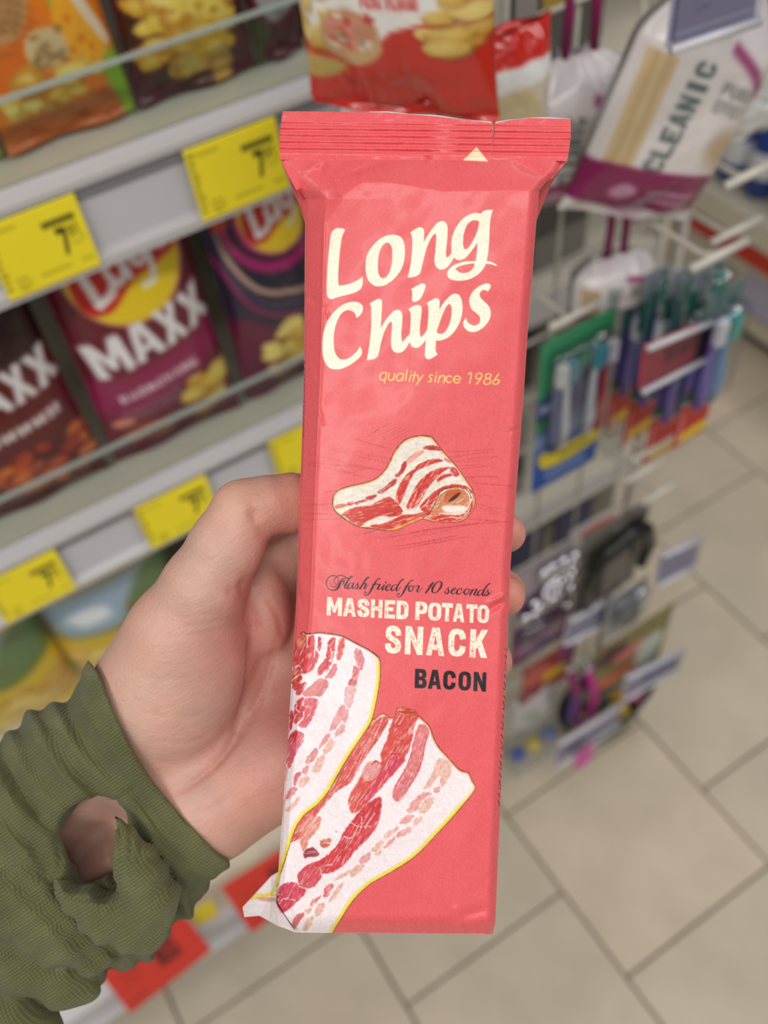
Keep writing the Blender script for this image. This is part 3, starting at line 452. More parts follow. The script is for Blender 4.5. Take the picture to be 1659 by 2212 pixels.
    SC = [(Z6, [(305,260),(275,250),(260,210),(275,160),(320,120),(375,105),(430,118),(480,145),(540,168)], [6,6,8,10,12,14,12,10,10]), (Z6, [(215,235),(205,270),(225,300),(270,312),(320,275),(345,215),(330,150),(285,115),(220,112),(160,150),(125,215),(130,290),(170,350),(235,375),(300,360),(345,310),(375,240),(400,190),(440,165),(485,158)], [6,8,9,10,9,9,9,12,14,14,14,12,12,14,24,38,34,22,12,10]),
        (Z6, [(370,205),(410,215),(458,198)], [8,14,10]), (Z6, [(440,200),(432,250),(405,268)], [16,14,8]), (Z6, [(440,290),(500,220),(560,160),(592,130),(575,120),(545,150),(500,220),(458,300),(455,335),(485,335),(515,310)], [8,8,8,12,14,20,26,28,20,12,8]), (Z6, [(605,248),(562,240),(520,280),(505,330),(530,345),(570,310),(612,250),(590,310),(597,345),(628,325)], [10,10,24,26,14,8,20,28,16,8]),
        (Z6, [(625,325),(670,270),(695,232),(682,260),(692,300),(680,340),(645,345),(648,325)], [8,8,8,16,26,22,12,16]), (Z6, [(722,350),(790,240),(860,170),(890,150),(872,140),(840,165),(780,260),(730,348)], [24,20,8,10,14,18,28,26]), (Z6, [(750,310),(800,260),(838,260),(820,300),(800,342),(825,345),(878,280)], [8,8,24,28,22,10,8]),
        (Z6, [(940,270),(1012,270)], [9,9]), (Z6, [(1085,178),(1070,160),(1030,190),(980,270),(920,380),(880,440),(830,468),(800,440),(810,405),(835,405),(840,425)], [12,12,16,30,32,20,12,12,10,14,18]), (Z6, [(1032,255),(1050,275),(1088,270),(1060,310),(1042,350),(1065,362),(1112,320)], [16,12,22,28,26,12,8]), (Z6, [(1162,280),(1125,340),(1128,372),(1160,345)], [24,28,18,8]), (Z6, [(1187,231),(1189,234)], [28,28]),
        (Z6, [(1160,345),(1240,310),(1272,275),(1245,270),(1200,310),(1190,355),(1225,378),(1282,340)], [8,8,14,10,26,28,16,8]), (Z6, [(1392,280),(1345,275),(1297,320),(1290,370),(1320,375),(1370,330),(1410,270),(1480,200),(1512,182),(1490,178),(1440,230),(1395,310),(1375,365),(1395,382),(1462,310)], [10,10,24,26,14,8,8,8,12,14,20,28,26,14,8]), (Z6, [(1530,300),(1602,298)], [9,9]), (Z6, [(1680,205),(1662,190),(1620,220),(1570,295),(1510,400),(1470,465),(1420,495),(1388,465),(1400,430),(1425,432),(1430,450)], [12,12,16,30,32,20,12,12,10,14,18]),
        (Z7, [(102,215),(60,210),(25,255),(30,300),(65,305),(105,260),(100,215),(150,230)], [8,12,26,24,14,16,10,8]), (Z7, [(150,230),(185,210),(215,222),(190,265),(172,305),(190,322),(232,290),(270,245)], [10,14,20,28,24,12,8,8]), (Z7, [(375,220),(420,182),(465,152),(400,240),(330,338)], [8,10,18,32,26]), (Z7, [(580,130),(520,160),(460,240),(445,310),(480,338),(540,310),(600,230),(615,160),(580,130)], [10,20,34,30,14,20,34,28,10]),
        (Z7, [(668,315),(742,232),(727,262),(740,300),(720,345),(682,347),(672,322)], [8,8,16,26,22,14,18]), (Z7, [(720,345),(820,300),(872,268),(850,250),(800,290),(790,335),(820,357),(880,320)], [8,8,14,12,26,26,14,8]), (Z7, [(968,290),(975,265),(940,258),(895,300),(885,345),(920,362),(980,335),(1030,300)], [18,14,10,26,28,14,8,8]), (Z7, [(1100,275),(1060,265),(1020,310),(1025,355),(1060,360),(1105,310),(1100,275),(1150,290)], [8,12,26,24,14,16,10,8]),
        (Z7, [(1150,290),(1172,275),(1150,320),(1118,376)], [8,16,28,24]), (Z7, [(1150,330),(1200,280),(1242,275),(1225,315),(1197,360),(1215,380),(1270,340)], [8,8,22,28,26,12,8]), (Z7, [(1352,290),(1310,290),(1270,330),(1260,375),(1290,382),(1340,340),(1400,260),(1450,195),(1482,175),(1465,172),(1410,230),(1360,320),(1345,375),(1370,380),(1400,340)], [10,10,24,26,14,8,8,8,12,14,20,28,26,14,8]), (Z7, [(1400,345),(1452,270),(1437,300),(1452,340),(1430,380),(1390,384),(1387,365)], [8,8,16,26,22,14,16]), (Z7, [(1440,375),(1482,345),(1512,305)], [12,10,7])]
    for T, p, w in SC: cv.stroke(T(p), np.array(w) / 8.295, INK, n=4, soft=.55)
    # ---- worn capitals
    def worn(seed, amt, hole):
        def f(X, Y, d, c, al):
            n = vnoise(X / 1.15, Y / 1.15, seed) * .7 + vnoise(X / 2.3, Y / 2.3, seed + 1) * .5 + fnoise(X / 16, Y / 16, seed + 9) * .45
            edge = np.clip((d + 2.2) / 1.6, 0, 1)
            k = np.clip((n - amt + .3 * edge * 0) * 6, 0, 1) * (d < -1.2)
            return c[None, None] * (1 - k[..., None]) + np.array(hole) * k[..., None], al
        return f
    ZT = lambda p: zoom((620, 1220), 3.318, p)
    def line(word, spans, x0, xr, ytl, ytr, hgt, col, seed, amt, hole):
        o = ZT([(x0, ytl)])[0]; e = ZT([(xr, ytr)])[0]; ex = (e - o) / (xr - x0)
        block_word(cv, word, [(a - x0, b - x0) for a, b in spans], ex, np.array([-.035 * hgt, hgt]) / 3.318, o, col, mod=worn(seed, amt, hole), soft=.6, rough=.35, rs=2.)
    line('MASHEDPOTATO', [(288,397),(405,497),(505,594),(604,686),(702,778),(787,874),(922,1008),(1015,1108),(1110,1190),(1192,1275),(1287,1365),(1367,1450)], 288, 1450, 231, 290, 131, CREAM, 5, 1.0, RED)
    line('SNACK', [(706,824),(850,978),(1002,1134),(1160,1285),(1315,1442)], 706, 1442, 432, 467, 202, CREAM, 8, 1.02, RED)
    line('BACON', [(919,1004),(1014,1108),(1122,1212),(1232,1321),(1340,1430)], 919, 1430, 745, 772, 138, INK, 11, 1.12, (150, 62, 66))
    cv.stroke([(548,1930),(575,1934),(602,1932)], 3.2, (232, 206, 70)); cv.fill([(556,1938),(598,1940),(596,1948),(565,1946)], (222, 170, 150), rough=1.)
    # side panel lettering slivers
    for k in range(24):
        y = 1402 + k * 14.2; x = 1094.5 - (y - 1400) * .052
        cv.stroke([(x - 1.5, y), (x + 2, y + 4 + 4 * (k % 3))], 2.2, (60, 34, 44), alpha=.75, jitter=.8, seed=k)
    for k in range(14):
        y = 780 + k * 12; cv.stroke([(657 - (y - 800) * .018, y), (658 - (y - 800) * .018, y + 7)], 1.8, (110, 40, 46), alpha=.7, jitter=.8, seed=k)
    # fibre mottling of the paper laminate
    X, Y = np.meshgrid(np.arange(cv.w) / cv.s, np.arange(cv.h) / cv.s)
    n = fnoise(X / 2.4, Y / 3.2, 201, 2)
    cv.a *= (1 + (n - .5) * .10)[..., None].astype(np.float32); np.clip(cv.a, 0, 1, out=cv.a)
    return cv
# ------------------------------------------------------------------ floor of staggered square tiles
def tile_mesh():
    a = .2965 / 2; b = .0015
    bm = bmesh.new(); bmesh.ops.create_cube(bm, size=1)
    for v in bm.verts: v.co = Vector((v.co.x * 2 * a, v.co.y * 2 * a, v.co.z * .008 - .004))
    bmesh.ops.bevel(bm, geom=[e for e in bm.edges if all(v.co.z > -.002 for v in e.verts)], offset=b, segments=1, affect='EDGES')
    me = bpy.data.meshes.new('floor_tile'); bm.to_mesh(me); bm.free(); return me
def tile_material(k, col):
    m = mat('floor_tile_%d' % k, col, rough=.42, spec=.4, noise=.10, nscale=6.5 + k, bump=.05, bscale=90)
    return m
def build_floor():
    fl = MB().box((-2.6, -2.6, -.06), (4.6, 4.6, -.0095)).build('floor', mat('grout', (128, 116, 98), rough=.9, noise=.1), kind='structure')
    fl['label'] = 'beige tiled shop floor with dark grout lines'
    base = tile_mesh(); base.materials.append(None)
    mats = [tile_material(k, c) for k, c in enumerate(((198, 186, 167), (194, 183, 165), (201, 188, 168)))]
    p = .30; rng = random.Random(5); x0 = .386; y0 = .148; meshes = []
    for k in range(3):
        me = base.copy(); me.materials[0] = mats[k]; meshes.append(me)
    # joints: x = .386 + .30 i ; y = .148 + .30 j, shifted half a tile in every other column
    for i in range(-6, 12):
        for j in range(-6, 12):
            sh = .15 if i % 2 else 0.
            o = bpy.data.objects.new('tile', meshes[rng.randrange(3)])
            o.location = (x0 + p * i + p / 2, y0 + p * j + p / 2 + sh, rng.uniform(-.0012, -.0004))
            if not (-1.3 < o.location.x < 3.2 and -1.0 < o.location.y < 3.0): continue
            link(o, fl)
build_floor()
for nm, lo, hi in (('wall_back', (-2.6, 4.5, -.01), (4.6, 4.6, 3.2)), ('wall_right', (4.5, -2.6, -.01), (4.6, 4.5, 3.2))):
    o = MB().box(lo, hi).build(nm, mat('wall_paint', (206, 202, 194), rough=.8, noise=.03), kind='structure'); o['label'] = 'plain pale shop wall far behind the shelves'
# ------------------------------------------------------------------ snack shelving on the left
CREAMW = (230, 224, 210)
def glass_mat(name='clear_plastic', tint=(235, 242, 240), gl=.10, rough=.06):
    if name in MATS: return MATS[name]
    m = bpy.data.materials.new(name); m.use_nodes = True; nt = m.node_tree; nt.nodes.clear(); MATS[name] = m
    out = nt.nodes.new('ShaderNodeOutputMaterial'); tr = nt.nodes.new('ShaderNodeBsdfTransparent'); tr.inputs[0].default_value = srgb(tint)
    g = nt.nodes.new('ShaderNodeBsdfGlossy'); g.inputs['Roughness'].default_value = rough
    lw = nt.nodes.new('ShaderNodeLayerWeight'); lw.inputs['Blend'].default_value = .25
    pw = nt.nodes.new('ShaderNodeMath'); pw.operation = 'POWER'; pw.inputs[1].default_value = 3.5; nt.links.new(lw.outputs['Facing'], pw.inputs[0])
    m1 = nt.nodes.new('ShaderNodeMath'); m1.operation = 'MULTIPLY_ADD'; m1.inputs[1].default_value = .5; m1.inputs[2].default_value = gl; nt.links.new(pw.outputs[0], m1.inputs[0])
    ge = nt.nodes.new('ShaderNodeNewGeometry'); iv = nt.nodes.new('ShaderNodeMath'); iv.operation = 'SUBTRACT'; iv.inputs[0].default_value = 1.; nt.links.new(ge.outputs['Backfacing'], iv.inputs[1])
    mr = nt.nodes.new('ShaderNodeMath'); mr.operation = 'MULTIPLY'; nt.links.new(m1.outputs[0], mr.inputs[0]); nt.links.new(iv.outputs[0], mr.inputs[1])
    mx = nt.nodes.new('ShaderNodeMixShader'); nt.links.new(mr.outputs[0], mx.inputs[0]); nt.links.new(tr.outputs[0], mx.inputs[1]); nt.links.new(g.outputs[0], mx.inputs[2]); nt.links.new(mx.outputs[0], out.inputs[0])
    return m
def extrude_x(prof, x0, x1):
    n = len(prof); V = [(x0, y, z) for y, z in prof] + [(x1, y, z) for y, z in prof]
    return V, [tuple(range(n)), tuple(range(2 * n - 1, n - 1, -1))] + [(i, i + n, (i + 1) % n + n, (i + 1) % n) for i in range(n)]
def build_shelving():
    x0, x1 = -1.15, .325
    root = empty('shelving_unit', (-.4, .8, 0), label='white snack shelving with grey price rails and clear front guards', cat='shelf')
    cw = mat('shelf_enamel', CREAMW, rough=.38, spec=.5, noise=.03); grey = mat("rail_grey", (200, 199, 206), rough=.4); lip = mat('rail_lip', (196, 194, 196), rough=.35); dk = mat('rail_slot', (128, 126, 132), rough=.5)
    L = np.array([-.4, .8, 0])
    def part(name, mb, m, parent=root, **kw):
        V = np.array(mb.v) - L; return obj(name, V, mb.f, m, parent, **kw)
    for zs, yf, gh in ((1.226, .612, .052), (.922, .612, .052), (.57, .605, .06), (.175, .508, 0.)):
        b = MB(); b.box((x0, yf + .004, zs - .028), (x1, 1.06, zs), .002); sh = part('shelf', b, cw)
        b = MB(); V, F = extrude_x([(yf + .004, zs + .001), (yf - .004, zs - .002), (yf - .010, zs - .056), (yf - .013, zs - .066), (yf - .002, zs - .066), (yf + .004, zs - .05)], x0, x1); b.add(V, F); rail = part('price_rail', b, grey, sh)
        b = MB(); V, F = extrude_x([(yf - .0045, zs - .001), (yf - .0105, zs - .004), (yf - .0105, zs - .009), (yf - .006, zs - .0105)], x0, x1); b.add(V, F); part('rail_lip', b, lip, sh)
        b = MB(); V, F = extrude_x([(yf - .0085, zs - .0135), (yf - .0075, zs - .0135), (yf - .008, zs - .0175), (yf - .0090, zs - .0175)], x0, x1); b.add(V, F); part('rail_groove', b, dk, sh)
        b = MB(); V, F = extrude_x([(yf - .010, zs - .0575), (yf - .0165, zs - .062), (yf - .0165, zs - .069), (yf - .011, zs - .069)], x0, x1); b.add(V, F); part('rail_lip', b, lip, sh)
        if gh:
            b = MB(); b.box((x0, yf + .006, zs), (x1, yf + .009, zs + gh)); part('front_guard', b, glass_mat('guard_plastic', (242, 245, 244), .03), sh)
            b = MB(); b.box((x0, yf + .0055, zs + gh), (x1, yf + .0095, zs + gh + .0025)); part('guard_edge', b, mat('guard_edge', (168, 182, 176), rough=.3), sh)
    b = MB(); b.box((x0, 1.06, 0), (x1, 1.08, 2.1)); part('back_panel', b, mat('back_panel', (44, 42, 42), rough=.7))
    b = MB(); b.box((x1, .66, 0), (x1 + .022, 1.08, 2.1), .002); part('end_upright', b, mat('upright_dark', (70, 66, 62), rough=.6))
    b = MB(); b.box((x0, .53, 0), (x1, .55, .125)); part('kick_plate', b, mat('kick', (96, 92, 88), rough=.6))
    b = MB(); b.box((x0, .62, 1.52), (x1, 1.06, 1.55), .002); part('shelf', b, cw)
build_shelving()

# ------------------------------------------------------------------ pillow bags with printed fronts
def pillow(name, bl, br, h, lean, depth, art, label, cat='chip bag', group=None, yaw_noise=1, n=70, m=90, rough=.3, seal=.03, crumple=.006, coat=.3, hang=False, mtl=None, win=1., pinch=1., ramp=.32, roll=0.):
    """bl, br: bottom corners in the world as seen from the shopper; lean tips the top away"""
    bl = np.asarray(bl, float); br = np.asarray(br, float); ex = br - bl; w = np.linalg.norm(ex); ex = ex / w
    out = np.cross(ex, (0, 0, 1.0)); out /= np.linalg.norm(out)        # towards the shopper
    ey = np.array([0, 0, 1.0]) * math.cos(lean) - out * math.sin(lean); ez = np.cross(ex, ey)
    if ez @ out < 0: ez = -ez
    if roll:
        mid = (bl + br) / 2; ex, ey = ex * math.cos(roll) - ey * math.sin(roll), ey * math.cos(roll) + ex * math.sin(roll); bl = mid - ex * w / 2
    s = np.linspace(0, 1, n)[None, :]; t = np.linspace(0, 1, m)[:, None]
    body = np.clip(np.minimum(t / ramp, (1 - t) / .32), 0, 1); prof = np.sin(body * np.pi / 2) ** .8
    across = np.clip(1 - np.abs(2 * s - 1) ** 2.6, 0, 1) ** .55
    th = depth / 2 * prof * across
    cr = (fnoise(s * 6 + yaw_noise * 3.1, t * 7, 600 + yaw_noise, 3) - .5) * crumple * np.clip(1.6 - prof, .35, 1.3)
    fold = crumple * .5 * np.sin((s * 17 + 2.5 * fnoise(s * 3, t * 3, 620 + yaw_noise)) * (1 + 0 * t)) * np.clip(1 - body * 1.5, 0, 1)
    narrow = (1 - .055 * prof) * (1 - (1 - pinch) * np.clip((t - .72) / .28, 0, 1) ** 1.6)
    x = (s - .5) * narrow * w + .5 * w + 0 * t; y = t * h + 0 * s
    cv = art(w, h * win); S = s + 0 * t; T = t + 0 * s
    c = cv.sample(S * 100, (1 - np.clip(T / win, 0, .985)) * 100 * h * win / w).reshape(-1, 3)
    base = (bl + ex * w / 2); loc = base
    P = lambda z: (bl + x[..., None] * ex + y[..., None] * ey + z[..., None] * ez).reshape(-1, 3) - loc
    edgez = .0006
    f = P(np.maximum(th, 0) + cr * across + fold * across + edgez); bk = P(-th - cr * across - edgez)
    K = n * m; g = grid_faces(n, m)
    ring = np.concatenate([np.arange(n), np.arange(1, m) * n + n - 1, (m - 1) * n + np.arange(n - 2, -1, -1), np.arange(m - 2, 0, -1) * n])
    side = np.stack([ring, np.roll(ring, -1), np.roll(ring, -1) + K, ring + K], 1)
    mm = mtl or mat('printed_foil_%02d' % int(rough * 100), rough=rough, spec=.5, attr='print', coat=coat)
    o = obj(name, np.vstack([f, bk]), np.vstack([g[:, ::-1], g + K, side]), mm, smooth=True, color=np.vstack([c, c * .8]), label=label, cat=cat, group=group); o.location = tuple(loc)
    # crimped seals
    for nm, t0, t1 in (('bottom_seal', -seal, .01), ('top_seal', .99, 1 + seal)):
        nn, mq = 60, 16; q = np.linspace(t0, t1, mq)[:, None]; ss = np.linspace(0, 1, nn)[None, :]
        z = .0007 * np.sin(q * h / .0022 * 2) + .003 * np.sin(ss * 9 + yaw_noise) * np.abs(q - np.clip(q, 0, 1)) / seal
        sw = pinch if t0 > .5 else 1.
        X = bl + ((ss - .5) * sw * w + .5 * w + 0 * q)[..., None] * ex + (q * h + 0 * ss)[..., None] * ey + (z + 0 * ss)[..., None] * ez - loc
        cc = cv.sample(np.clip(ss * 100 + 0 * q, 0, 100), np.clip((1 - np.clip(q / win, .012, .985)) * 100 * h * win / w + 0 * ss, 0, 1e6)).reshape(-1, 3)
        gg = grid_faces(nn, mq); kk = nn * mq
        obj(nm, np.vstack([X.reshape(-1, 3), X.reshape(-1, 3) - ez * .0008]), np.vstack([gg[:, ::-1], gg + kk]), mm, o, smooth=True, color=np.vstack([cc, cc]))
    return o
def blob(cv, c, r, col, n=10, wob=.2, seed=0, **kw):
    rg = random.Random(seed); rx, ry = (r if hasattr(r, '__len__') else (r, r)); a0 = rg.random() * 6
    cv.fill([(c[0] + rx * math.cos(a0 + 6.283 * k / n) * (1 + rg.uniform(-wob, wob)), c[1] + ry * math.sin(a0 + 6.283 * k / n) * (1 + rg.uniform(-wob, wob))) for k in range(n)], col, **kw)
def crisps(cv, x0, y0, x1, y1, num, seed, cols=((236, 204, 78), (222, 176, 54), (244, 222, 120), (206, 150, 44)), r=(9, 6)):
    rg = random.Random(seed)
    for k in range(num):
        c = (rg.uniform(x0, x1), rg.uniform(y0, y1)); q = rg.uniform(.7, 1.3)
        blob(cv, (c[0] + .8, c[1] + 1.2), (r[0] * q, r[1] * q), (120, 70, 20), 7, .25, seed * 50 + k, soft=1.5, alpha=.6)
        blob(cv, c, (r[0] * q, r[1] * q), rg.choice(cols), 7, .25, seed * 50 + k, soft=.8)
        blob(cv, (c[0] - 1.5, c[1] - 1.2), (r[0] * q * .5, r[1] * q * .4), (250, 236, 160), 6, .3, seed * 70 + k, soft=2, alpha=.6)
def lays_logo(cv, c, r, tilt=0.):
    """yellow ball with a red banner and white lettering"""
    R = lambda x, y: (c[0] + r * (x * math.cos(tilt) - y * math.sin(tilt)), c[1] + r * (x * math.sin(tilt) + y * math.cos(tilt)))
    circ = lambda q: [R(q * math.cos(a), q * math.sin(a)) for a in np.linspace(0, 6.283, 24, endpoint=False)]
    cv.fill(circ(1.12), (226, 170, 110), soft=.8); cv.fill(circ(1.06), (246, 214, 40), soft=.8)
    cv.fill([R(-1.0, -.1), R(-.7, -.55), R(0, -.42), R(.7, -.72), R(1.0, -.35), R(1.05, .2), R(.6, .28), R(0, .32), R(-.6, .62), R(-1.0, .45)], (206, 34, 28), soft=.8)
    cv.fill([R(.2, -.9), R(.7, -.75), R(.95, -.4), R(.6, -.6)], (240, 160, 40), soft=2, alpha=.7)
    st = lambda p, w: cv.stroke([R(*q) for q in p], w * r, (246, 246, 246), soft=.7)
    st([(-.72, -.42), (-.72, .38)], .17); st([(-.72, .40), (-.42, .30), (-.34, .18)], .15)
    st([(-.02, -.22), (-.2, -.26), (-.32, -.05), (-.24, .2), (-.06, .12), (0, -.2), (.0, .2)], .13)
    st([(.18, -.28), (.2, .05), (.36, .1), (.5, -.1)], .13); st([(.52, -.34), (.48, .1), (.36, .48), (.16, .5)], .12)
    st([(.66, -.46), (.64, -.34)], .1); st([(.96, -.38), (.82, -.4), (.78, -.24), (.92, -.1), (.86, .08), (.72, .06)], .12)
def art_cheese(w, h):
    H = 100 * h / w; cv = Canvas(0, 0, 100, H, 1.6, (232, 128, 34))
    cv.fill([(0, 0), (30, 0), (44, H * .3), (40, H * .6), (14, H * .74), (0, H * .7)], (222, 110, 28), soft=2)
    blob(cv, (22, H * .22), (26, 34), (196, 150, 96), 12, .06, 3, soft=1)
    for k in range(14):
        cv.stroke([(2 + k * 3.6, H * .02), (4 + k * 3.2, H * .2), (12 + k * 1.8, H * .42)], .8, (120, 82, 44), alpha=.7)
        cv.stroke([(0, H * .03 + k * 4.6), (24, H * .05 + k * 4.8), (48, H * .02 + k * 4.3)], .8, (132, 92, 52), alpha=.7)
    cv.fill([(56, 0), (76, 0), (80, H * .5), (70, H * .62), (60, H * .4)], (150, 190, 60), soft=2)
    blob(cv, (44, H * .10), (13, 13), (240, 214, 96), 10, .1, 4, soft=1); blob(cv, (66, H * .08), (12, 12), (246, 190, 50), 10, .1, 5, soft=1)
    cv.fill([(58, H * .42), (70, H * .28), (92, H * .62), (84, H * .72), (62, H * .66)], (244, 176, 44), soft=1)
    for x, y, r in ((68, .44, 3), (74, .56, 3.5), (66, .60, 2.5), (80, .62, 2.5)): blob(cv, (x, H * y), r, (222, 132, 30), 8, .1, 6, soft=.8)
    cv.fill([(70, H * .27), (76, H * .25), (96, H * .6), (90, H * .62)], (236, 222, 196), soft=1)
    blob(cv, (48, H * .55), (16, 15), (214, 190, 140), 10, .1, 8, soft=1)
    for k in range(26): rg = random.Random(k); blob(cv, (48 + rg.uniform(-13, 13), H * .55 + rg.uniform(-12, 12)), (3, 1.6), (150, 120, 70), 7, .1, k, soft=.6, alpha=.8)
    crisps(cv, 10, H * .66, 80, H * .92, 22, 3); cv.fill([(0, H * .9), (100, H * .86), (100, H), (0, H)], (196, 96, 30), soft=3, alpha=.8)
    cv.fill([(84, H * .74), (100, H * .7), (100, H), (92, H)], (140, 184, 40), soft=2); return cv
def art_maroon(w, h):
    H = 100 * h / w; cv = Canvas(0, 0, 100, H, 1.6, (88, 22, 44)); cv.fill([(0, 0), (100, 0), (100, H * .2), (0, H * .3)], (110, 34, 70), soft=6)
    blob(cv, (46, H * .66), (50, H * .34), (70, 26, 22), 14, .05, 2, soft=2)
    crisps(cv, 14, H * .38, 82, H * .95, 46, 7, r=(13, 8)); 
    for k, (x, y) in enumerate(((30, .42), (58, .40), (46, .56), (70, .58))):
        cv.fill([(x - 13, H * y - 4), (x, H * y - 9), (x + 14, H * y - 6), (x + 9, H * y + 3), (x + 12, H * y + 10), (x, H * y + 5), (x - 11, H * y + 9), (x - 6, H * y + 2)], (248, 222, 104), soft=1.2, smooth=False)
    return cv
def art_silver(w, h):
    H = 100 * h / w; cv = Canvas(0, 0, 100, H, 1.6, (96, 30, 48)); cv.fill([(0, 0), (100, 0), (100, H * .55), (60, H * .8), (20, H * .78), (0, H * .5)], (160, 160, 164), soft=3)
    blob(cv, (30, H * .1), (20, 16), (196, 150, 80), 9, .2, 2, soft=3); cv.fill([(0, H * .8), (30, H * .84), (20, H), (0, H)], (70, 100, 50), soft=3, alpha=.7); return cv
def art_maxx(w, h):
    H = 100 * h / w; cv = Canvas(0, 0, 100, H, 1.8, (112, 18, 52))
    cv.fill([(0, 0), (100, 0), (100, H * .12), (0, H * .2)], (96, 14, 44), soft=5); cv.fill([(0, H * .52), (100, H * .46), (100, H * .66), (0, H * .78)], (160, 24, 92), soft=5, alpha=.75)
    cv.fill([(0, H * .30), (100, H * .26), (100, H * .52), (0, H * .60)], (108, 24, 46), soft=4)
    lays_logo(cv, (50, H * .215), 36, -.18)
    block_word(cv, 'MAXX', [(0, 26), (27.5, 50), (51, 69), (70, 90)], (1, -.16), (5, H * .15), (4, H * .455), (238, 238, 240), soft=.9, rough=.5, rs=4)
    for (x, y, wd, tx) in ((16, .695, 60, 'KARBOWANE'),):
        block_word(cv, tx, [(a * wd, b * wd) for a, b in word_boxes(len(tx))], (1, -.14), (1, 7.2), (x, H * y), (240, 236, 236), soft=.8)
    for k in range(3): block_word(cv, '###########'[k:], [(a * 46, b * 46) for a, b in word_boxes(11 - k)], (1, -.12), (0, 2.4), (14, H * (.775 + .025 * k)), (216, 200, 206), soft=.7, alpha=.7)
    crisps(cv, 66, H * .7, 98, H * .95, 14, 11, r=(11, 8)); blob(cv, (30, H * .92), (20, 9), (206, 104, 30), 10, .1, 3, soft=1); blob(cv, (30, H * .92), (12, 5), (92, 30, 24), 9, .1, 4, soft=1.5); blob(cv, (14, H * .83), (8, 4), (230, 150, 120), 8, .2, 5, soft=1)
    return cv
def art_magenta(w, h):
    H = 100 * h / w; cv = Canvas(0, 0, 100, H, 1.8, (40, 34, 60))
    blob(cv, (66, H * .26), (56, 52), (176, 28, 112), 20, .0, 1, soft=1); blob(cv, (64, H * .24), (50, 46), (52, 24, 60), 20, 0, 1, soft=1); blob(cv, (66, H * .24), (44, 41), (190, 30, 116), 20, 0, 1, soft=1)
    cv.stroke([(8, H * .1), (6, H * .3), (30, H * .5), (80, H * .58)], 5, (206, 170, 150), soft=1.5); cv.stroke([(2, H * .2), (8, H * .42), (40, H * .58), (100, H * .62)], 6, (66, 62, 92), soft=1.5); cv.stroke([(0, H * .36), (20, H * .56), (60, H * .66), (100, H * .68)], 2.5, (190, 40, 116), soft=1)
    lays_logo(cv, (66, H * .235), 36, -.1); cv.fill([(0, H * .62), (60, H * .72), (100, H * .7), (100, H), (0, H)], (104, 20, 58), soft=4)
    crisps(cv, 24, H * .7, 96, H * .93, 26, 15, r=(13, 8)); blob(cv, (10, H * .22), (8, 9), (200, 66, 40), 10, .1, 6, soft=1.5); return cv
def art_darkred(w, h):
    H = 100 * h / w; cv = Canvas(0, 0, 100, H, 1.6, (96, 14, 24)); cv.fill([(0, 0), (100, 0), (100, H * .4), (0, H * .3)], (44, 12, 18), soft=8)
    block_word(cv, 'MAXX', [(0, 26), (27, 49), (50, 68), (69, 88)], (1, -.1), (4, H * .14), (8, H * .42), (226, 226, 228), soft=1)
    block_word(cv, '#####R', [(a * 70, b * 70) for a, b in word_boxes(6)], (1, -.1), (0, 9), (18, H * .63), (232, 230, 230), soft=1)
    rg = random.Random(5)
    for k in range(34): blob(cv, (rg.uniform(20, 96), H * rg.uniform(.74, .95)), (rg.uniform(5, 9), rg.uniform(3, 5)), rg.choice(((196, 84, 34), (220, 120, 54), (168, 56, 28))), 7, .3, k, soft=1)
    return cv
def art_nachos(base, word):
    def f(w, h):
        H = 100 * h / w; cv = Canvas(0, 0, 100, H, 1.6, base); cv.fill([(0, 0), (100, 0), (100, H * .12), (0, H * .12)], (196, 176, 120), soft=3)
        block_word(cv, word, [(a * 76, b * 76) for a, b in word_boxes(len(word))], (1, 0), (0, 13), (12, H * .17), (58, 50, 26), soft=.8)
        cv.fill([(4, H * .34), (40, H * .30), (94, H * .33), (96, H * .5), (60, H * .56), (10, H * .54)], (156, 182, 206), soft=4); blob(cv, (30, H * .46), (16, 8), (232, 240, 246), 9, .2, 3, soft=3); blob(cv, (62, H * .5), (8, 5), (206, 120, 110), 8, .2, 5, soft=2)
        cv.fill([(70, H * .36), (100, H * .3), (100, H * .62), (76, H * .66), (50, H * .6)], (92, 120, 60), soft=4, alpha=.85); cv.fill([(0, H * .58), (60, H * .62), (100, H * .58), (100, H * .7), (40, H * .74), (0, H * .7)], (222, 188, 40), soft=3)
        crisps(cv, 8, H * .7, 94, H * .94, 24, 21, r=(12, 7)); return cv
    return f
def art_black(w, h):
    H = 100 * h / w; cv = Canvas(0, 0, 100, H, 1.6, (26, 20, 24)); block_word(cv, 'MAXX', [(0, 22), (25, 47), (50, 72), (75, 97)], (.9, 0), (0, H * .14), (6, H * .08), (168, 166, 170), soft=1); lays_logo(cv, (50, H * .42), 30); return cv
def shelf_bag(u0, v0, u1, v1, y, z, h, lean, depth, art, label, name='chip_bag', **kw):
    """bottom corners: seen at pixel columns on the plane Y=y, standing on the shelf at height z"""
    a = onY(u0, v0, y); b = onY(u1, v1, y); hh = .004 + h * .03
    return pillow(name, (a[0], y, z + hh), (b[0], y, z + hh), h, lean, depth, art, label, ramp=.45, crumple=.004, **kw)
def stand(*a, **k): return shelf_bag(*a, **k)
stand(22, 345, 292, 232, .650, 1.226, .24, .05, .052, art_cheese, 'orange and green chip bag with a wedge of cheese on the top shelf', yaw_noise=1, win=.52)
stand(-250, 460, 12, 350, .650, 1.226, .24, .05, .052, art_cheese, 'orange chip bag beside the cheese bag, mostly cut off at the picture edge', yaw_noise=9, win=.52)
stand(300, 228, 548, 132, .650, 1.226, .24, .05, .052, art_maroon, 'maroon chip bag printed with big folded yellow crisps on the top shelf', yaw_noise=2, win=.52)
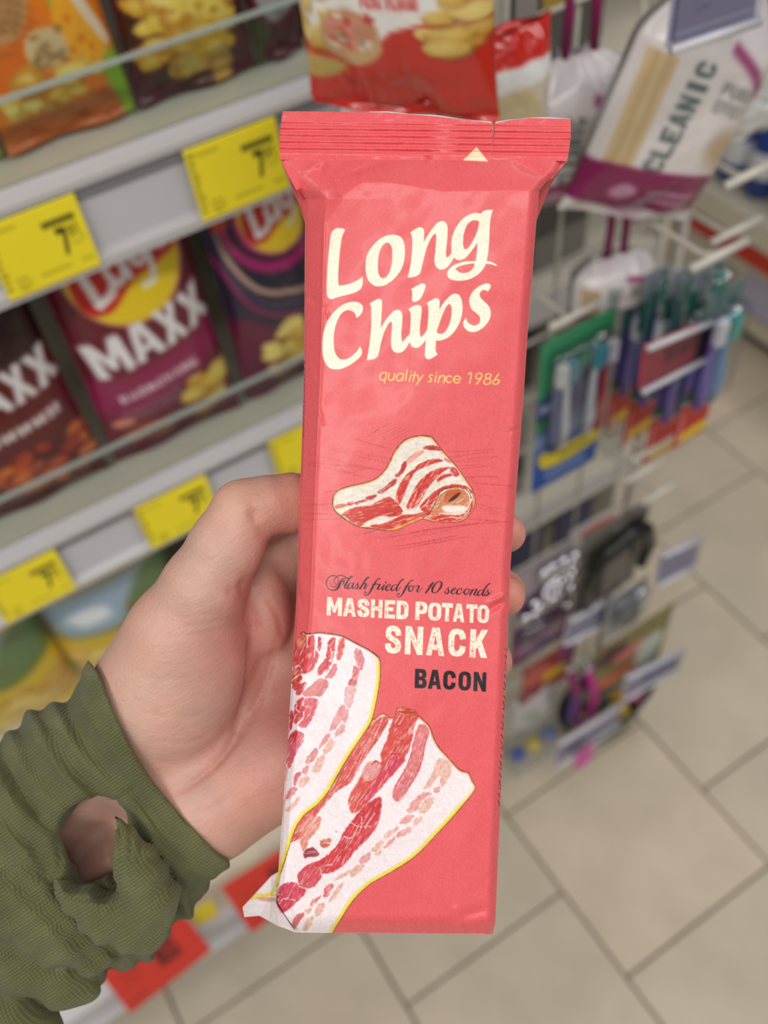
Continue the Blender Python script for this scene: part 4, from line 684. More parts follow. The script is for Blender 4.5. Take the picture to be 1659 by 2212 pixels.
stand(556, 132, 655, 92, .650, 1.226, .24, .05, .05, art_silver, 'grey and maroon chip bag at the end of the top shelf', yaw_noise=3, win=.52)
stand(-70, 1090, 222, 975, .650, .922, .245, .05, .052, art_darkred, 'dark red chip bag with white letters and grilled pieces on the middle shelf', yaw_noise=4)
stand(236, 965, 512, 852, .650, .922, .245, .05, .0525, art_maxx, 'crimson chip bag with huge slanted white capitals on the middle shelf', yaw_noise=5)
stand(528, 845, 715, 770, .650, .922, .245, .05, .052, art_magenta, 'dark chip bag with magenta rings and yellow ball on the middle shelf', yaw_noise=6)
stand(-150, 1560, 152, 1425, .69, .57, .262, .04, .07, art_nachos((206, 176, 70), 'NACZKI'), 'yellow corn snack bag with blue landscape print on the lower shelf', name='snack_bag', yaw_noise=7)
stand(178, 1480, 440, 1350, .69, .57, .262, .04, .07, art_nachos((150, 142, 96), 'NACZKI'), 'greenish corn snack bag with dark lettering behind the thumb', name='snack_bag', yaw_noise=8)
stand(452, 1330, 700, 1210, .69, .57, .262, .03, .07, art_black, 'black chip bag with silver letters under the middle price rail', yaw_noise=10)
stand(380, 1960, 640, 1800, .60, .175, .22, .06, .07, art_nachos((214, 150, 40), '######'), 'orange snack bag on the bottom shelf behind the wrist', name='snack_bag', yaw_noise=11)

# ------------------------------------------------------------------ price labels
def label_art(base, ink, style):
    def f(w, h):
        H = 100 * h / w; cv = Canvas(0, 0, 100, H, 2.0, base)
        if style == 'price':
            block_word(cv, '#########', [(a * 34, b * 34) for a, b in word_boxes(9, .1)], (1, 0), (0, H * .1), (58, H * .2), ink, soft=.8)
            block_word(cv, '7', [(0, 11)], (1, 0), (0, H * .36), (68, H * .34), ink, soft=.7); block_word(cv, '91', [(0, 5), (6.5, 11)], (1, 0), (0, H * .17), (81, H * .34), ink, soft=.7, alpha=.8)
            cv.stroke([(80, H * .56), (86, H * .6), (95, H * .54)], 1.0, ink, alpha=.6)
            for k in range(9): cv.stroke([(3, H * (.1 + .095 * k)), (8 - (k % 3), H * (.1 + .095 * k))], 2.6, ink, soft=.8, alpha=.75)
            for y, x0, x1 in ((.12, 12, 34), (.84, 40, 70), (.84, 84, 95), (.78, 14, 26), (.86, 14, 28), (.92, 16, 24)): cv.stroke([(x0, H * y), (x1, H * y)], 1.7, ink, soft=1., alpha=.5)
        elif style == 'red':
            cv.fill([(52, H * .18), (76, H * .18), (76, H * .66), (52, H * .66)], (96, 16, 14), smooth=False, soft=1.2); cv.stroke([(56, H * .32), (62, H * .26), (64, H * .5), (56, H * .56)], 2.4, base); cv.stroke([(68, H * .26), (72, H * .4), (68, H * .58)], 2.4, base)
            for k in range(3): cv.stroke([(14, H * (.30 + .12 * k)), (38 - 5 * k, H * (.30 + .12 * k))], 3., ink, soft=1.3, alpha=.6)
            cv.stroke([(8, H * .84), (26, H * .84)], 4, ink, alpha=.7)
        elif style == 'grey':
            cv.stroke([(78, H * .18), (86, H * .1), (90, H * .24), (80, H * .32)], 4, ink); cv.stroke([(30, H * .64), (44, H * .6)], 1.4, ink, alpha=.5); cv.stroke([(8, H * .86), (94, H * .86)], 2.2, (226, 226, 232))
            for k in range(12): cv.stroke([(3, H * (.06 + .075 * k)), (7, H * (.06 + .075 * k))], 2.2, (70, 70, 120), soft=.8)
        return cv
    return f
def plate(name, P, art, label, cat='price label', group=None, t=.0012, n=80, m=48, rough=.45, mtl=None):
    """printed flat plate: corners top-left, top-right, bottom-right, bottom-left"""
    P = [np.asarray(p, float) for p in P]; s = np.linspace(0, 1, n)[None, :, None]; q = np.linspace(0, 1, m)[:, None, None]
    X = (P[0] * (1 - s) + P[1] * s) * (1 - q) + (P[3] * (1 - s) + P[2] * s) * q
    w = np.linalg.norm(P[1] - P[0]); h = np.linalg.norm(P[3] - P[0]); cv = art(w, h); nr = np.cross(P[3] - P[0], P[1] - P[0]); nr /= np.linalg.norm(nr)
    if nr @ (CAM - P[0]) < 0: nr = -nr
    c = cv.sample((s[..., 0] * 100 + 0 * q[..., 0]), (q[..., 0] * 100 * h / w + 0 * s[..., 0])).reshape(-1, 3)
    loc = sum(P) / 4; V = X.reshape(-1, 3) - loc; K = n * m; g = grid_faces(n, m)
    ring = np.concatenate([np.arange(n), np.arange(1, m) * n + n - 1, (m - 1) * n + np.arange(n - 2, -1, -1), np.arange(m - 2, 0, -1) * n]); side = np.stack([ring, np.roll(ring, -1), np.roll(ring, -1) + K, ring + K], 1)
    o = obj(name, np.vstack([V, V - nr * t]), np.vstack([g, g[:, ::-1] + K, side]), mtl or mat('printed_card_%02d' % int(rough * 100), rough=rough, spec=.4, attr='print'), color=np.vstack([c, c]), label=label, cat=cat, group=group); o.location = tuple(loc); return o
YEL = (250, 230, 46)
def rail_label(u0, v0, u1, v1, yf, zs, label, art=label_art(YEL, (52, 52, 26), 'price')):
    """label in a rail: left and right top corners by pixel column on the rail plane"""
    a = onY(u0, v0, yf - .012); b = onY(u1, v1, yf - .012); zt, zb = zs - .010, zs - .064
    return plate('price_label', [(a[0], yf - .0120, zt), (b[0], yf - .0120, zt), (b[0], yf - .0185, zb), (a[0], yf - .0185, zb)], art, label)
rail_label(-62, 478, 148, 388, .612, 1.226, 'yellow price label at the left end of the upper rail')
rail_label(386, 297, 590, 232, .612, 1.226, 'yellow price label on the upper rail just beside the snack pack')
rail_label(-80, 1215, 86, 1134, .612, .922, 'yellow price label at the left end of the middle rail')
rail_label(264, 1048, 425, 974, .612, .922, 'yellow price label on the middle rail above the thumb')
rail_label(568, 912, 720, 846, .612, .922, 'yellow price label on the middle rail half hidden by the pack')
REDL = (226, 52, 40)
def floor_label(q, y, art, label): return plate('promo_label', [onY(u, v, yy) for (u, v), yy in zip(q, y)], art, label, n=60, m=40)
floor_label([(212, 2100), (389, 1968), (458, 2052), (282, 2190)], (.485, .485, .465, .465), label_art(REDL, (120, 22, 18), 'red'), 'large red promotion label hanging below the sleeve')
floor_label([(478, 1918), (640, 1815), (700, 1905), (543, 2015)], (.488, .488, .468, .468), label_art(REDL, (120, 22, 18), 'red'), 'red promotion label beside the bottom corner of the pack')
floor_label([(408, 1972), (457, 1942), (474, 1976), (427, 2002)], (.491, .491, .487, .487), label_art((226, 206, 40), (120, 100, 20), 'none'), 'small plain yellow label between the two red labels')
# ------------------------------------------------------------------ recessed unit behind the rack and the wire rack
def build_back_unit():
    L = np.array([.6, .9, 0]); root = empty('end_shelving', tuple(L), label='grey end shelving standing behind the wire rack', cat='shelf')
    def part(name, lo, hi, m, parent=root): b = MB(); b.box(lo, hi, .0015); return obj(name, np.array(b.v) - L, b.f, m, parent)
    g = mat('panel_grey', (96, 93, 90), rough=.6); w = mat('shelf_enamel')
    part('back_panel', (.35, .98, 0), (.84, 1.0, 1.9), g)
    for z in (.33, .78, 1.06, 1.34):
        s = part('shelf', (.35, .74, z - .02), (.84, .98, z), w); part('shelf_lip', (.35, .732, z - .035), (.84, .74, z + .002), mat('rail_lip'), s)
    part('side_panel', (.84, .74, 0), (.855, 1.0, 1.9), w)
    for k in range(4): part('kick_square', (.37 + .11 * k, .728, .19), (.45 + .11 * k, .735, .285), mat('navy_square', (44, 46, 84), rough=.5))
build_back_unit()
def box_goods(x, y, z, sx, sy, sz, col, col2, label, name='carton'):
    o = empty(name, (x, y, z), label=label, cat='carton'); b = MB(); b.box((-sx / 2, -sy / 2, 0), (sx / 2, sy / 2, sz), .002); b.build('carton_body', mat('carton_%d_%d_%d' % col, col, rough=.45), o)
    b = MB(); b.box((-sx * .46, -sy / 2 - .001, sz * .3), (sx * .46, -sy / 2 + .0005, sz * .66)); b.build('printed_band', mat('carton_%d_%d_%d' % col2, col2, rough=.45), o)
for k, (x, z, c, c2, l) in enumerate(((.42, 1.345, (206, 178, 40), (60, 50, 40), 'yellow carton with dark band behind the hanging snack bags'), (.52, 1.345, (56, 48, 40), (200, 172, 44), 'dark carton with yellow band on the top of the end shelving'), (.62, 1.345, (198, 170, 44), (60, 70, 110), 'yellow carton with slate band behind the cotton bud bags'), (.73, 1.345, (70, 64, 58), (190, 160, 50), 'brown carton with gold band behind the price tag'),
        (.43, 1.065, (66, 66, 68), (130, 130, 132), 'charcoal carton with grey band beside the pack edge'), (.56, 1.065, (44, 44, 46), (176, 172, 160), 'black carton with pale band behind the cotton bud bags'), (.69, 1.065, (90, 88, 84), (180, 150, 60), 'grey carton with ochre band behind the hanging white bag'),
        (.43, .785, (92, 90, 88), (60, 60, 62), 'grey carton with dark band behind the toothbrush pack'), (.56, .785, (58, 56, 56), (120, 118, 116), 'dark carton on the middle level of the end shelving'), (.70, .785, (120, 116, 110), (70, 66, 64), 'pale grey carton with brown band behind the red packs'),
        (.45, .335, (70, 70, 78), (44, 46, 84), 'slate carton with navy band low behind the rack'), (.62, .335, (130, 126, 120), (60, 60, 64), 'light carton with dark band low behind the rack'))):
    box_goods(x, .85, z, .09, .14, .17, c, c2, l)

RACK_Y = .56
def build_rack():
    L = np.array([.5, RACK_Y, 0]); root = empty('wire_rack', tuple(L), label='white wire grid rack holding hanging hygiene goods', cat='rack'); m = mat('wire_white', (206, 202, 192), rough=.35, spec=.6)
    def wire(a, b, r=.0022, nm='wire'): q = MB(); q.tube([np.array(a) - L, np.array(b) - L], r, 8); q.build(nm, m, root, smooth=True)
    for k in range(5): wire((.365 + .068 * k, RACK_Y, .10), (.365 + .068 * k, RACK_Y, 1.5), .0022, 'wire')
    for k in range(18): wire((.345, RACK_Y - .004, .12 + .08 * k), (.665, RACK_Y - .004, .12 + .08 * k), .0022, 'wire')
    for x in (.342, .668): wire((x, RACK_Y, .02), (x, RACK_Y, 1.52), .006, 'post')
    for x in (.342, .668): q = MB(); q.box(np.array((x - .012, RACK_Y - .05, 0.)) - L, np.array((x + .012, RACK_Y + .05, .02)) - L, .003); q.build('foot', m, root)
build_rack()
HOOKM = mat('wire_white')
def hook(x, z, y1, label, bar=.028):
    o = empty('display_hook', (x, RACK_Y, z), label=label, cat='hook'); q = MB(); L = y1 - RACK_Y
    q.tube([(0, -.004, 0), (0, L * .5, 0), (0, L * .92, .002), (0, L, .010)], .0024, 8); q.build('hook_rod', HOOKM, o, smooth=True)
    q = MB(); q.tube([(-bar, L, .010), (bar, L, .010)], .0034, 8); q.build('hook_bar', HOOKM, o, smooth=True); q = MB(); q.box((-.018, -.006, -.012), (.018, -.002, .012), .001); q.build('hook_plate', HOOKM, o); return o
def hook_at(u, v, y, label, bar=.028): p = onY(u, v, y); return hook(p[0], p[2], y, label, bar)
hook_at(1405, 985, .42, 'empty hook below the red toothbrush packs, highest of the bare tips'); hook_at(1390, 1030, .43, 'empty hook, second of the bare tips over the floor'); hook_at(1425, 1075, .42, 'empty hook, lowest of the bare tips over the floor')
hook_at(1620, 400, .40, 'bare hook tip right of the cotton bud bag'); hook_at(1585, 520, .42, 'bare hook tip above the clear toothbrush packs'); hook_at(1240, 700, .47, 'hook carrying the green and blue toothbrush pack'); hook_at(1548, 575, .37, 'hook carrying the red toothbrush packs')
def tag_art(c, ink=None, words=None):
    def f(w, h):
        H = 100 * h / w; cv = Canvas(0, 0, 100, H, 1.6, c)
        if words: block_word(cv, words, [(a * 60, b * 60) for a, b in word_boxes(len(words))], (1, 0), (0, H * .5), (34, H * .22), ink, soft=1)
        return cv
    return f
def holder(name, q, y, art, label, edge=True):
    """clear tag holder at the tip of a hook, corners tl tr br bl in pixels"""
    P = [onY(u, v, y) for u, v in q]; o = plate(name, P, art, label, cat='price tag', n=60, m=40, rough=.3)
    c = np.array(o.location); Pl = [p - c + np.array([0, -.004, 0]) for p in P]
    V, F = slab_quad(Pl, .0015, (0, -1, .3)); obj('clear_cover', V, F, glass_mat('tag_cover', (236, 236, 242), .10), o)
    q2 = MB(); q2.tube([Pl[0], Pl[1]], .0028, 8); q2.build('top_edge', mat('tag_edge', (206, 206, 214), rough=.25), o, smooth=True); q2 = MB(); q2.tube([Pl[3], Pl[2]], .0028, 8); q2.build('bottom_edge', mat('tag_edge'), o, smooth=True); return o
holder('tag_holder', [(1462, -70), (1650, -140), (1630, 40), (1440, 104)], .36, label_art((186, 184, 202), (60, 60, 80), 'grey'), 'large grey price tag at the top above the white cotton bag')
holder('tag_holder', [(1392, 748), (1532, 690), (1522, 768), (1380, 842)], .385, tag_art((214, 72, 82), (120, 24, 40), '###'), 'red price tag in a clear holder in front of the red packs')
holder('tag_holder', [(1425, 1198), (1514, 1158), (1500, 1215), (1415, 1262)], .40, tag_art((196, 192, 212)), 'bare violet grey tag sticking out over the floor')
holder('tag_holder', [(1228, 1338), (1312, 1290), (1306, 1340), (1216, 1388)], .42, tag_art((194, 190, 208)), 'grey tag under the silver bead card')
holder('tag_holder', [(1350, 1462), (1478, 1400), (1462, 1440), (1345, 1508)], .40, tag_art((204, 202, 214), (50, 90, 170), '###'), 'grey tag with blue letters over the colouring booklet')
holder('tag_holder', [(1205, 1605), (1345, 1515), (1335, 1560), (1195, 1655)], .40, tag_art((204, 200, 210)), 'lowest grey tag with a shiny edge near the floor')

# ---- cotton bud bags
def art_cotton(w, h):
    H = 100 * h / w; cv = Canvas(0, 0, 100, H, 1.8, (230, 224, 224)); PU = (138, 22, 88)
    cv.fill([(2, 0), (98, 0), (98, H * .2), (2, H * .2)], (206, 200, 206), soft=8, alpha=.7)
    for k in range(5): cv.stroke([(5 + 3.2 * k, H * .3), (7 + 3.2 * k, H * .78)], 2.8, (196, 166, 112) if k % 2 else (212, 184, 134), soft=.9)
    ex = np.array([.06, -1.]); word = 'CLEANIC'
    block_word(cv, word, [(a * H * .46, b * H * .46) for a, b in word_boxes(7, .16)], ex, (15, .8), (27, H * .74), (88, 104, 104), soft=.8)
    for k, t in enumerate(('PURE', 'EFFECT')): block_word(cv, t, [(a * 30, b * 30) for a, b in word_boxes(len(t))], (1, .15), (0, 7), (56, H * (.34 + .07 * k)), (130, 132, 134), soft=.9)
    blob(cv, (82, H * .62), (14, 12), (190, 168, 140), 9, .2, 4, soft=5); cv.stroke([(54, H * .22), (76, H * .3), (98, H * .42)], 6, PU, soft=2, alpha=.75)
    cv.fill([(0, H * .77), (50, H * .74), (100, H * .77), (100, H * .96), (0, H * .96)], PU, soft=1); blob(cv, (28, H * .87), (8, 6), (206, 150, 186), 8, .1, 2, soft=1.5)
    for k in range(2): block_word(cv, '#######'[k:], [(a * 40, b * 40) for a, b in word_boxes(7 - k)], (1, 0), (0, 4.5), (44, H * (.84 + .05 * k)), (226, 190, 214), soft=.8)
    return cv
COTTON = mat('cotton_film', rough=.28, spec=.5, attr='print', coat=.25)
def hang_bag(ut, vt, ub, vb, y, w, depth, yaw, art, label, name, string=(138, 22, 88), cat='bag', yn=1, h=None, roll=0., **kw):
    T = onY(ut, vt, y); B = onY(ub, vb, y); h = h or T[2] - B[2]; cx = B[0]; ex = np.array([math.cos(yaw), math.sin(yaw), 0])
    o = pillow(name, np.array([cx, y, B[2]]) - ex * w / 2, np.array([cx, y, B[2]]) + ex * w / 2, h, 0., depth, art, label, cat=cat, yaw_noise=yn, n=70, m=90, roll=roll, **kw)
    if string:
        for s in (-1, 1):
            top = ex * h * math.sin(roll) + np.array([0, 0, h * math.cos(roll)]); q = MB(); q.tube([top + ex * s * w * .10 - np.array([0, 0, .002]), top + ex * s * w * .09 + np.array([0, 0, .03]), top + ex * s * .004 + np.array([0, .01, .085])], .0035, 8); q.build('drawstring', mat('string_%d' % string[0], string, rough=.6), o, smooth=True)
    return o
hang_bag(1400, 112, 1352, 452, .44, .118, .055, -.25, art_cotton, 'front white and purple bag of cotton buds with a purple drawstring', 'cotton_bud_bag', mtl=COTTON, yn=3, pinch=.28, h=.165, roll=.36)
hang_bag(1290, 95, 1225, 420, .51, .115, .06, -.25, art_cotton, 'second cotton bud bag hanging behind the front one', 'cotton_bud_bag', mtl=COTTON, yn=4, pinch=.28)
hang_bag(1345, 540, 1312, 668, .50, .085, .05, -.2, art_cotton, 'lower cotton bud bag showing its purple foot under the front one', 'cotton_bud_bag', mtl=COTTON, yn=5, pinch=.5)
def art_pads(w, h):
    H = 100 * h / w; cv = Canvas(0, 0, 100, H, 1.4, (226, 226, 226))
    for k in range(7): cv.stroke([(4, H * (.1 + .13 * k)), (50, H * (.13 + .13 * k)), (96, H * (.08 + .13 * k))], 2.4, (196, 198, 202), soft=2)
    return cv
hang_bag(1600, 75, 1578, 300, .47, .125, .05, -.15, art_pads, 'plain white bag of cotton pads under the grey price tag', 'cotton_pad_bag', string=None, mtl=COTTON, yn=6, crumple=.014)
# ---- snack bags on the clip strip above the pack
def art_pizza(w, h):
    H = 100 * h / w; cv = Canvas(0, 0, 100, H, 1.8, (204, 34, 22)); B = H - 100        # the lowest square of the print is what shows
    cv.fill([(0, 0), (100, 0), (98, B + 52), (72, B + 50), (54, B + 55), (46, B + 62), (0, B + 66)], (238, 236, 232), soft=1, smooth=False)
    crisps(cv, 0, B + 20, 22, B + 66, 20, 31, cols=((226, 190, 96), (206, 160, 62), (238, 212, 134)), r=(6, 4)); crisps(cv, 70, B + 36, 98, B + 66, 14, 33, cols=((222, 184, 90), (202, 150, 60), (236, 206, 124)), r=(9, 3.6))
    block_word(cv, '##############', [(a * 52, b * 52) for a, b in word_boxes(14)], (1, 0), (0, 3.2), (36, B + 22), (180, 150, 90), soft=.8); block_word(cv, '################', [(a * 40, b * 40) for a, b in word_boxes(16)], (1, 0), (0, 4), (36, B + 31), (190, 160, 96), soft=.8)
    block_word(cv, 'PIZZA FLAVOUR', [(a * 29, b * 29) for a, b in word_boxes(13)], (1, 0), (0, 5), (40, B + 40), (204, 40, 50), soft=.8)
    blob(cv, (32, B + 60), (17, 14), (206, 170, 120), 14, .04, 2, soft=1); blob(cv, (32, B + 57), (14, 10), (206, 140, 112), 12, .1, 3, soft=1.5)
    rg = random.Random(8)
    for k in range(26): blob(cv, (32 + rg.uniform(-12, 12), B + 57 + rg.uniform(-8, 8)), (rg.uniform(1.5, 3), rg.uniform(1.2, 2.4)), rg.choice(((196, 60, 50), (236, 222, 200), (70, 120, 50), (222, 150, 130))), 7, .3, k, soft=.8)
    cv.fill([(0, B + 74), (26, B + 75), (18, B + 84), (0, B + 86)], (196, 168, 84), soft=1.5); return cv
def art_crispy(w, h):
    H = 100 * h / w; cv = Canvas(0, 0, 100, H, 1.6, (226, 226, 228)); crisps(cv, 0, H * .5, 10, H * .9, 10, 41, r=(6, 4)); cv.stroke([(44, H * .60), (34, H * .55), (32, H * .68), (44, H * .70)], 3.4, (70, 72, 76)); cv.stroke([(50, H * .70), (54, H * .62), (60, H * .62)], 2.6, (70, 72, 76)); cv.stroke([(65, H * .62), (65, H * .70)], 2.6, (70, 72, 76)); cv.stroke([(76, H * .62), (70, H * .64), (76, H * .68), (70, H * .71)], 2.6, (70, 72, 76)); cv.stroke([(82, H * .62), (82, H * .78)], 2.6, (70, 72, 76)); blob(cv, (87, H * .66), (5, 4), (70, 72, 76), soft=1)
    for k in range(3): cv.stroke([(8, H * (.56 + .04 * k)), (26, H * (.56 + .04 * k))], 2.2, (206, 70, 76), alpha=.8)
    return cv
def art_redtop(w, h):
    H = 100 * h / w; cv = Canvas(0, 0, 100, H, 1.5, (214, 206, 190)); cv.fill([(0, 0), (100, 0), (100, H * .16), (0, H * .16)], (206, 34, 26), soft=1); cv.fill([(0, H * .18), (100, H * .18), (100, H * .28), (0, H * .3)], (232, 232, 232), soft=2); cv.fill([(10, H * .4), (60, H * .34), (90, H * .9), (10, H)], (206, 190, 150), soft=5); return cv
_a = onY(672, 205, .47); _b = onZ(1078, 246, _a[2])
pillow('snack_bag', _a, _b, .19, -.04, .042, art_pizza, 'red and white snack bag with pizza print hanging above the pack', cat='bag', yaw_noise=11, rough=.22, coat=.5)
hang_bag(905, -20, 912, 330, .53, .135, .04, .0, art_crispy, 'white snack bag with grey script hanging just behind the pizza bag', 'snack_bag', string=None, yn=12, rough=.2, coat=.5)
hang_bag(1140, 48, 1095, 380, .47, .062, .035, .0, art_redtop, 'snack bag with red crimped top beside the pizza bag', 'snack_bag', string=None, yn=13, rough=.2, coat=.5)
q = MB(); q.box((.395, .50, 1.0), (.412, .503, 1.62)); tag(q.build('clip_strip', mat('strip_plastic', (150, 146, 140), rough=.3)), 'narrow plastic strip carrying the hanging snack bags', 'strip')

# ---- toothbrush cards
def card_goods(name, tl, tr, bl, y, art, label, cat='toothbrush pack', bubble=True, brushes=(), t=.0012, bdepth=.016, brange=(.06, .62), brush_range=(.86, .30)):
    A = onY(*tl, y); B = onY(*tr, y); Cc = onY(*bl, y); w = abs(B[0] - A[0]); z1 = (A[2] + B[2]) / 2; z0 = Cc[2]; x0 = A[0]
    o = plate(name, [(x0, y, z1), (x0 + w, y, z1), (x0 + w, y, z0), (x0, y, z0)], art, label, cat=cat, n=60, m=110, rough=.35); h = z1 - z0
    if bubble:
        b = MB(); b.box((-w * .42, -bdepth, h * (.5 - brange[1])), (w * .42, -.0004, h * (.5 - brange[0])), .006); b.build('blister', glass_mat('blister', (236, 240, 244), .14), o, smooth=True)
    for k, (fx, c1, c2) in enumerate(brushes):
        X = (fx - .5) * w; zt, zb = h * (brush_range[0] - .5), h * (brush_range[1] - .5)
        b = MB(); b.tube([(X, -.006, zb), (X, -.008, zb + (zt - zb) * .25), (X, -.006, zb + (zt - zb) * .6), (X, -.006, zt)], [.0045, .0055, .003, .004], 8); br = b.build('toothbrush', mat('brush_%d_%d_%d' % c1, c1, rough=.3), o, smooth=True)
        b = MB(); b.box((X - .005, -.015, zt - .022), (X + .005, -.007, zt + .002), .001); b.build('bristles', mat('brush_%d_%d_%d' % c2, c2, rough=.6), br)
    return o
def art_twin(w, h):
    H = 100 * h / w; cv = Canvas(0, 0, 100, H, 1.5, (34, 78, 160)); cv.fill([(0, 0), (100, 0), (100, H * .30), (0, H * .36)], (60, 150, 104), soft=5); blob(cv, (34, H * .26), (20, 18), (130, 206, 170), 10, .2, 2, soft=4); blob(cv, (76, H * .22), (18, 18), (110, 200, 160), 10, .2, 3, soft=4)
    cv.fill([(0, H * .36), (100, H * .3), (100, H * .5), (0, H * .52)], (44, 60, 132), soft=5); blob(cv, (18, H * .42), (14, 8), (206, 212, 226), 9, .2, 4, soft=4); cv.fill([(0, H * .50), (40, H * .46), (40, H * .52), (0, H * .56)], (60, 150, 70), soft=3); cv.fill([(0, H * .58), (100, H * .52), (100, H * .66), (0, H * .70)], (160, 176, 206), soft=6, alpha=.8); blob(cv, (84, H * .58), (10, 8), (210, 60, 80), 9, .2, 5, soft=3)
    cv.fill([(0, H * .70), (100, H * .68), (100, H), (0, H)], (28, 84, 176), soft=2); cv.fill([(10, H * .82), (22, H * .76), (96, H * .76), (92, H * .85), (30, H * .87)], (238, 220, 34), soft=1.5); block_word(cv, '#####', [(a * 46, b * 46) for a, b in word_boxes(5)], (1, 0), (0, 8), (38, H * .79), (70, 84, 60), soft=1); block_word(cv, '#####', [(a * 60, b * 60) for a, b in word_boxes(5)], (1, 0), (0, 8), (20, H * .91), (190, 206, 236), soft=1); blob(cv, (14, H * .76), (10, 9), (232, 210, 60), 5, .1, 7, soft=2); return cv
card_goods('toothbrush_pack', (1172, 735), (1332, 672), (1168, 1056), .47, art_twin, 'green and blue twin toothbrush pack with a yellow oval', brushes=((.34, (230, 230, 236), (60, 150, 170)), (.72, (226, 226, 236), (70, 170, 190)), (.2, (60, 80, 150), (230, 230, 230)), (.88, (206, 60, 80), (230, 230, 240))))
def art_red(w, h):
    H = 100 * h / w; cv = Canvas(0, 0, 100, H, 1.5, (186, 26, 24)); cv.fill([(0, 0), (100, 0), (100, H * .56), (0, H * .56)], (96, 122, 150), soft=4); cv.fill([(0, 0), (100, 0), (100, H * .2), (0, H * .26)], (70, 124, 122), soft=5); cv.fill([(0, H * .3), (50, H * .26), (60, H * .6), (0, H * .62)], (120, 90, 170), soft=5, alpha=.7); cv.fill([(50, H * .2), (100, H * .2), (100, H * .5), (60, H * .55)], (110, 160, 206), soft=5, alpha=.8)
    cv.fill([(0, H * .615), (100, H * .60), (100, H * .665), (0, H * .68)], (30, 106, 84), soft=1); cv.stroke([(0, H * .69), (100, H * .675)], 2.4, (220, 220, 220)); block_word(cv, '######', [(a * 54, b * 54) for a, b in word_boxes(6)], (1, 0), (0, 9), (34, H * .76), (236, 200, 196), soft=1); cv.fill([(20, H * .92), (100, H * .90), (100, H * .97), (20, H * .98)], (230, 196, 30), soft=1); block_word(cv, '#####', [(a * H * .22, b * H * .22) for a, b in word_boxes(5)], (0, -1.), (12, 0), (6, H * .97), (230, 150, 150), soft=1); return cv
for k, (tl, tr, bl, y, lab) in enumerate((((1532, 640), (1608, 606), (1478, 955), .385, 'frontmost red and green toothbrush pack with a yellow strip'), ((1462, 650), (1536, 618), (1412, 990), .42, 'red toothbrush pack directly behind the frontmost one'), ((1402, 640), (1472, 610), (1362, 950), .45, 'third red toothbrush pack, behind the red price tag'), ((1352, 640), (1420, 612), (1321, 922), .48, 'rearmost dark red toothbrush pack beside the twin pack'))):
    card_goods('toothbrush_pack', tl, tr, bl, y, art_red, lab, brushes=((.3, (110, 90, 190), (230, 230, 236)), (.7, (90, 150, 210), (60, 170, 160))), bdepth=.02)
def art_teal(w, h):
    H = 100 * h / w; cv = Canvas(0, 0, 100, H, 1.4, (150, 162, 166)); cv.fill([(0, H * .5), (100, H * .4), (100, H), (0, H)], (36, 104, 96), soft=4); cv.fill([(20, H * .2), (60, H * .1), (60, H * .7), (30, H * .8)], (196, 200, 206), soft=4); cv.fill([(70, H * .2), (90, H * .2), (90, H * .6), (70, H * .7)], (30, 110, 100), soft=3); return cv
for k, (tl, tr, bl, y, lab) in enumerate((((1398, 590), (1450, 566), (1376, 718), .46, 'teal and clear brush pack above the red price tag'), ((1452, 590), (1504, 566), (1428, 700), .43, 'teal brush pack in the middle of the clear packs'), ((1506, 580), (1570, 550), (1490, 680), .40, 'nearest clear brush pack with bright glints'))):
    card_goods('brush_pack', tl, tr, bl, y, art_teal, lab, brushes=((.5, (206, 210, 216), (40, 130, 120)),), bdepth=.022, brange=(.03, .97))

# ---- small goods low on the rack
def flat_art(base, spots, seed):
    def f(w, h):
        H = 100 * h / w; cv = Canvas(0, 0, 100, H, 1.4, base); rg = random.Random(seed)
        for (x, y, rx, ry, c) in spots: blob(cv, (x, H * y / 100.), (rx, ry), c, 9, .2, rg.randrange(99), soft=2)
        return cv
    return f
o = card_goods('comb_pack', (1262, 1150), (1405, 1085), (1268, 1312), .43, flat_art((120, 116, 112), [(30, 30, 26, 30, (60, 58, 56)), (70, 60, 26, 40, (74, 70, 68)), (80, 20, 20, 14, (36, 34, 34))], 3), 'grey card with a black headband and comb', cat='comb pack', bubble=False)
q = MB(); q.tube([(-.040, -.012, -.050), (-.044, -.014, 0), (-.030, -.016, .045), (0, -.016, .062), (.032, -.016, .05), (.045, -.014, .01), (.042, -.012, -.03)], [.007, .008, .009, .010, .009, .008, .006], 10); q.build('headband', mat('black_plastic', (30, 29, 28), rough=.3), o, smooth=True)
q = MB(); q.box((-.022, -.014, -.055), (.018, -.004, .022), .004); q.build('comb', mat('grey_plastic', (88, 84, 82), rough=.3), o)
b = card_goods('bead_card', (1118, 1235), (1238, 1180), (1108, 1365), .44, flat_art((160, 150, 160), [(30, 70, 26, 30, (90, 30, 80)), (70, 30, 26, 20, (170, 168, 178))], 4), 'card of shiny silver hair beads beside the pack edge', cat='hair beads', bubble=False)
sph = bmesh.new(); bmesh.ops.create_icosphere(sph, subdivisions=2, radius=.0065); sm = bpy.data.meshes.new('bead'); sph.to_mesh(sm); sph.free(); sm.materials.append(mat('silver', (225, 225, 235), rough=.05, metal=1.)); sm.polygons.foreach_set('use_smooth', [True] * len(sm.polygons))
rg = random.Random(2)
for k in range(32):
    x = bpy.data.objects.new('bead', sm); x.location = (rg.uniform(-.032, .04), -.006, rg.uniform(-.035, .045)); link(x, b)
card_goods('paper_card', (1232, 1150), (1335, 1092), (1226, 1235), .5532, flat_art((206, 202, 204), [(60, 22, 44, 9, (206, 66, 70)), (30, 60, 20, 14, (150, 148, 150)), (70, 70, 18, 16, (176, 172, 170))], 14), 'white card with a red top strip behind the comb card', cat='card', bubble=False)
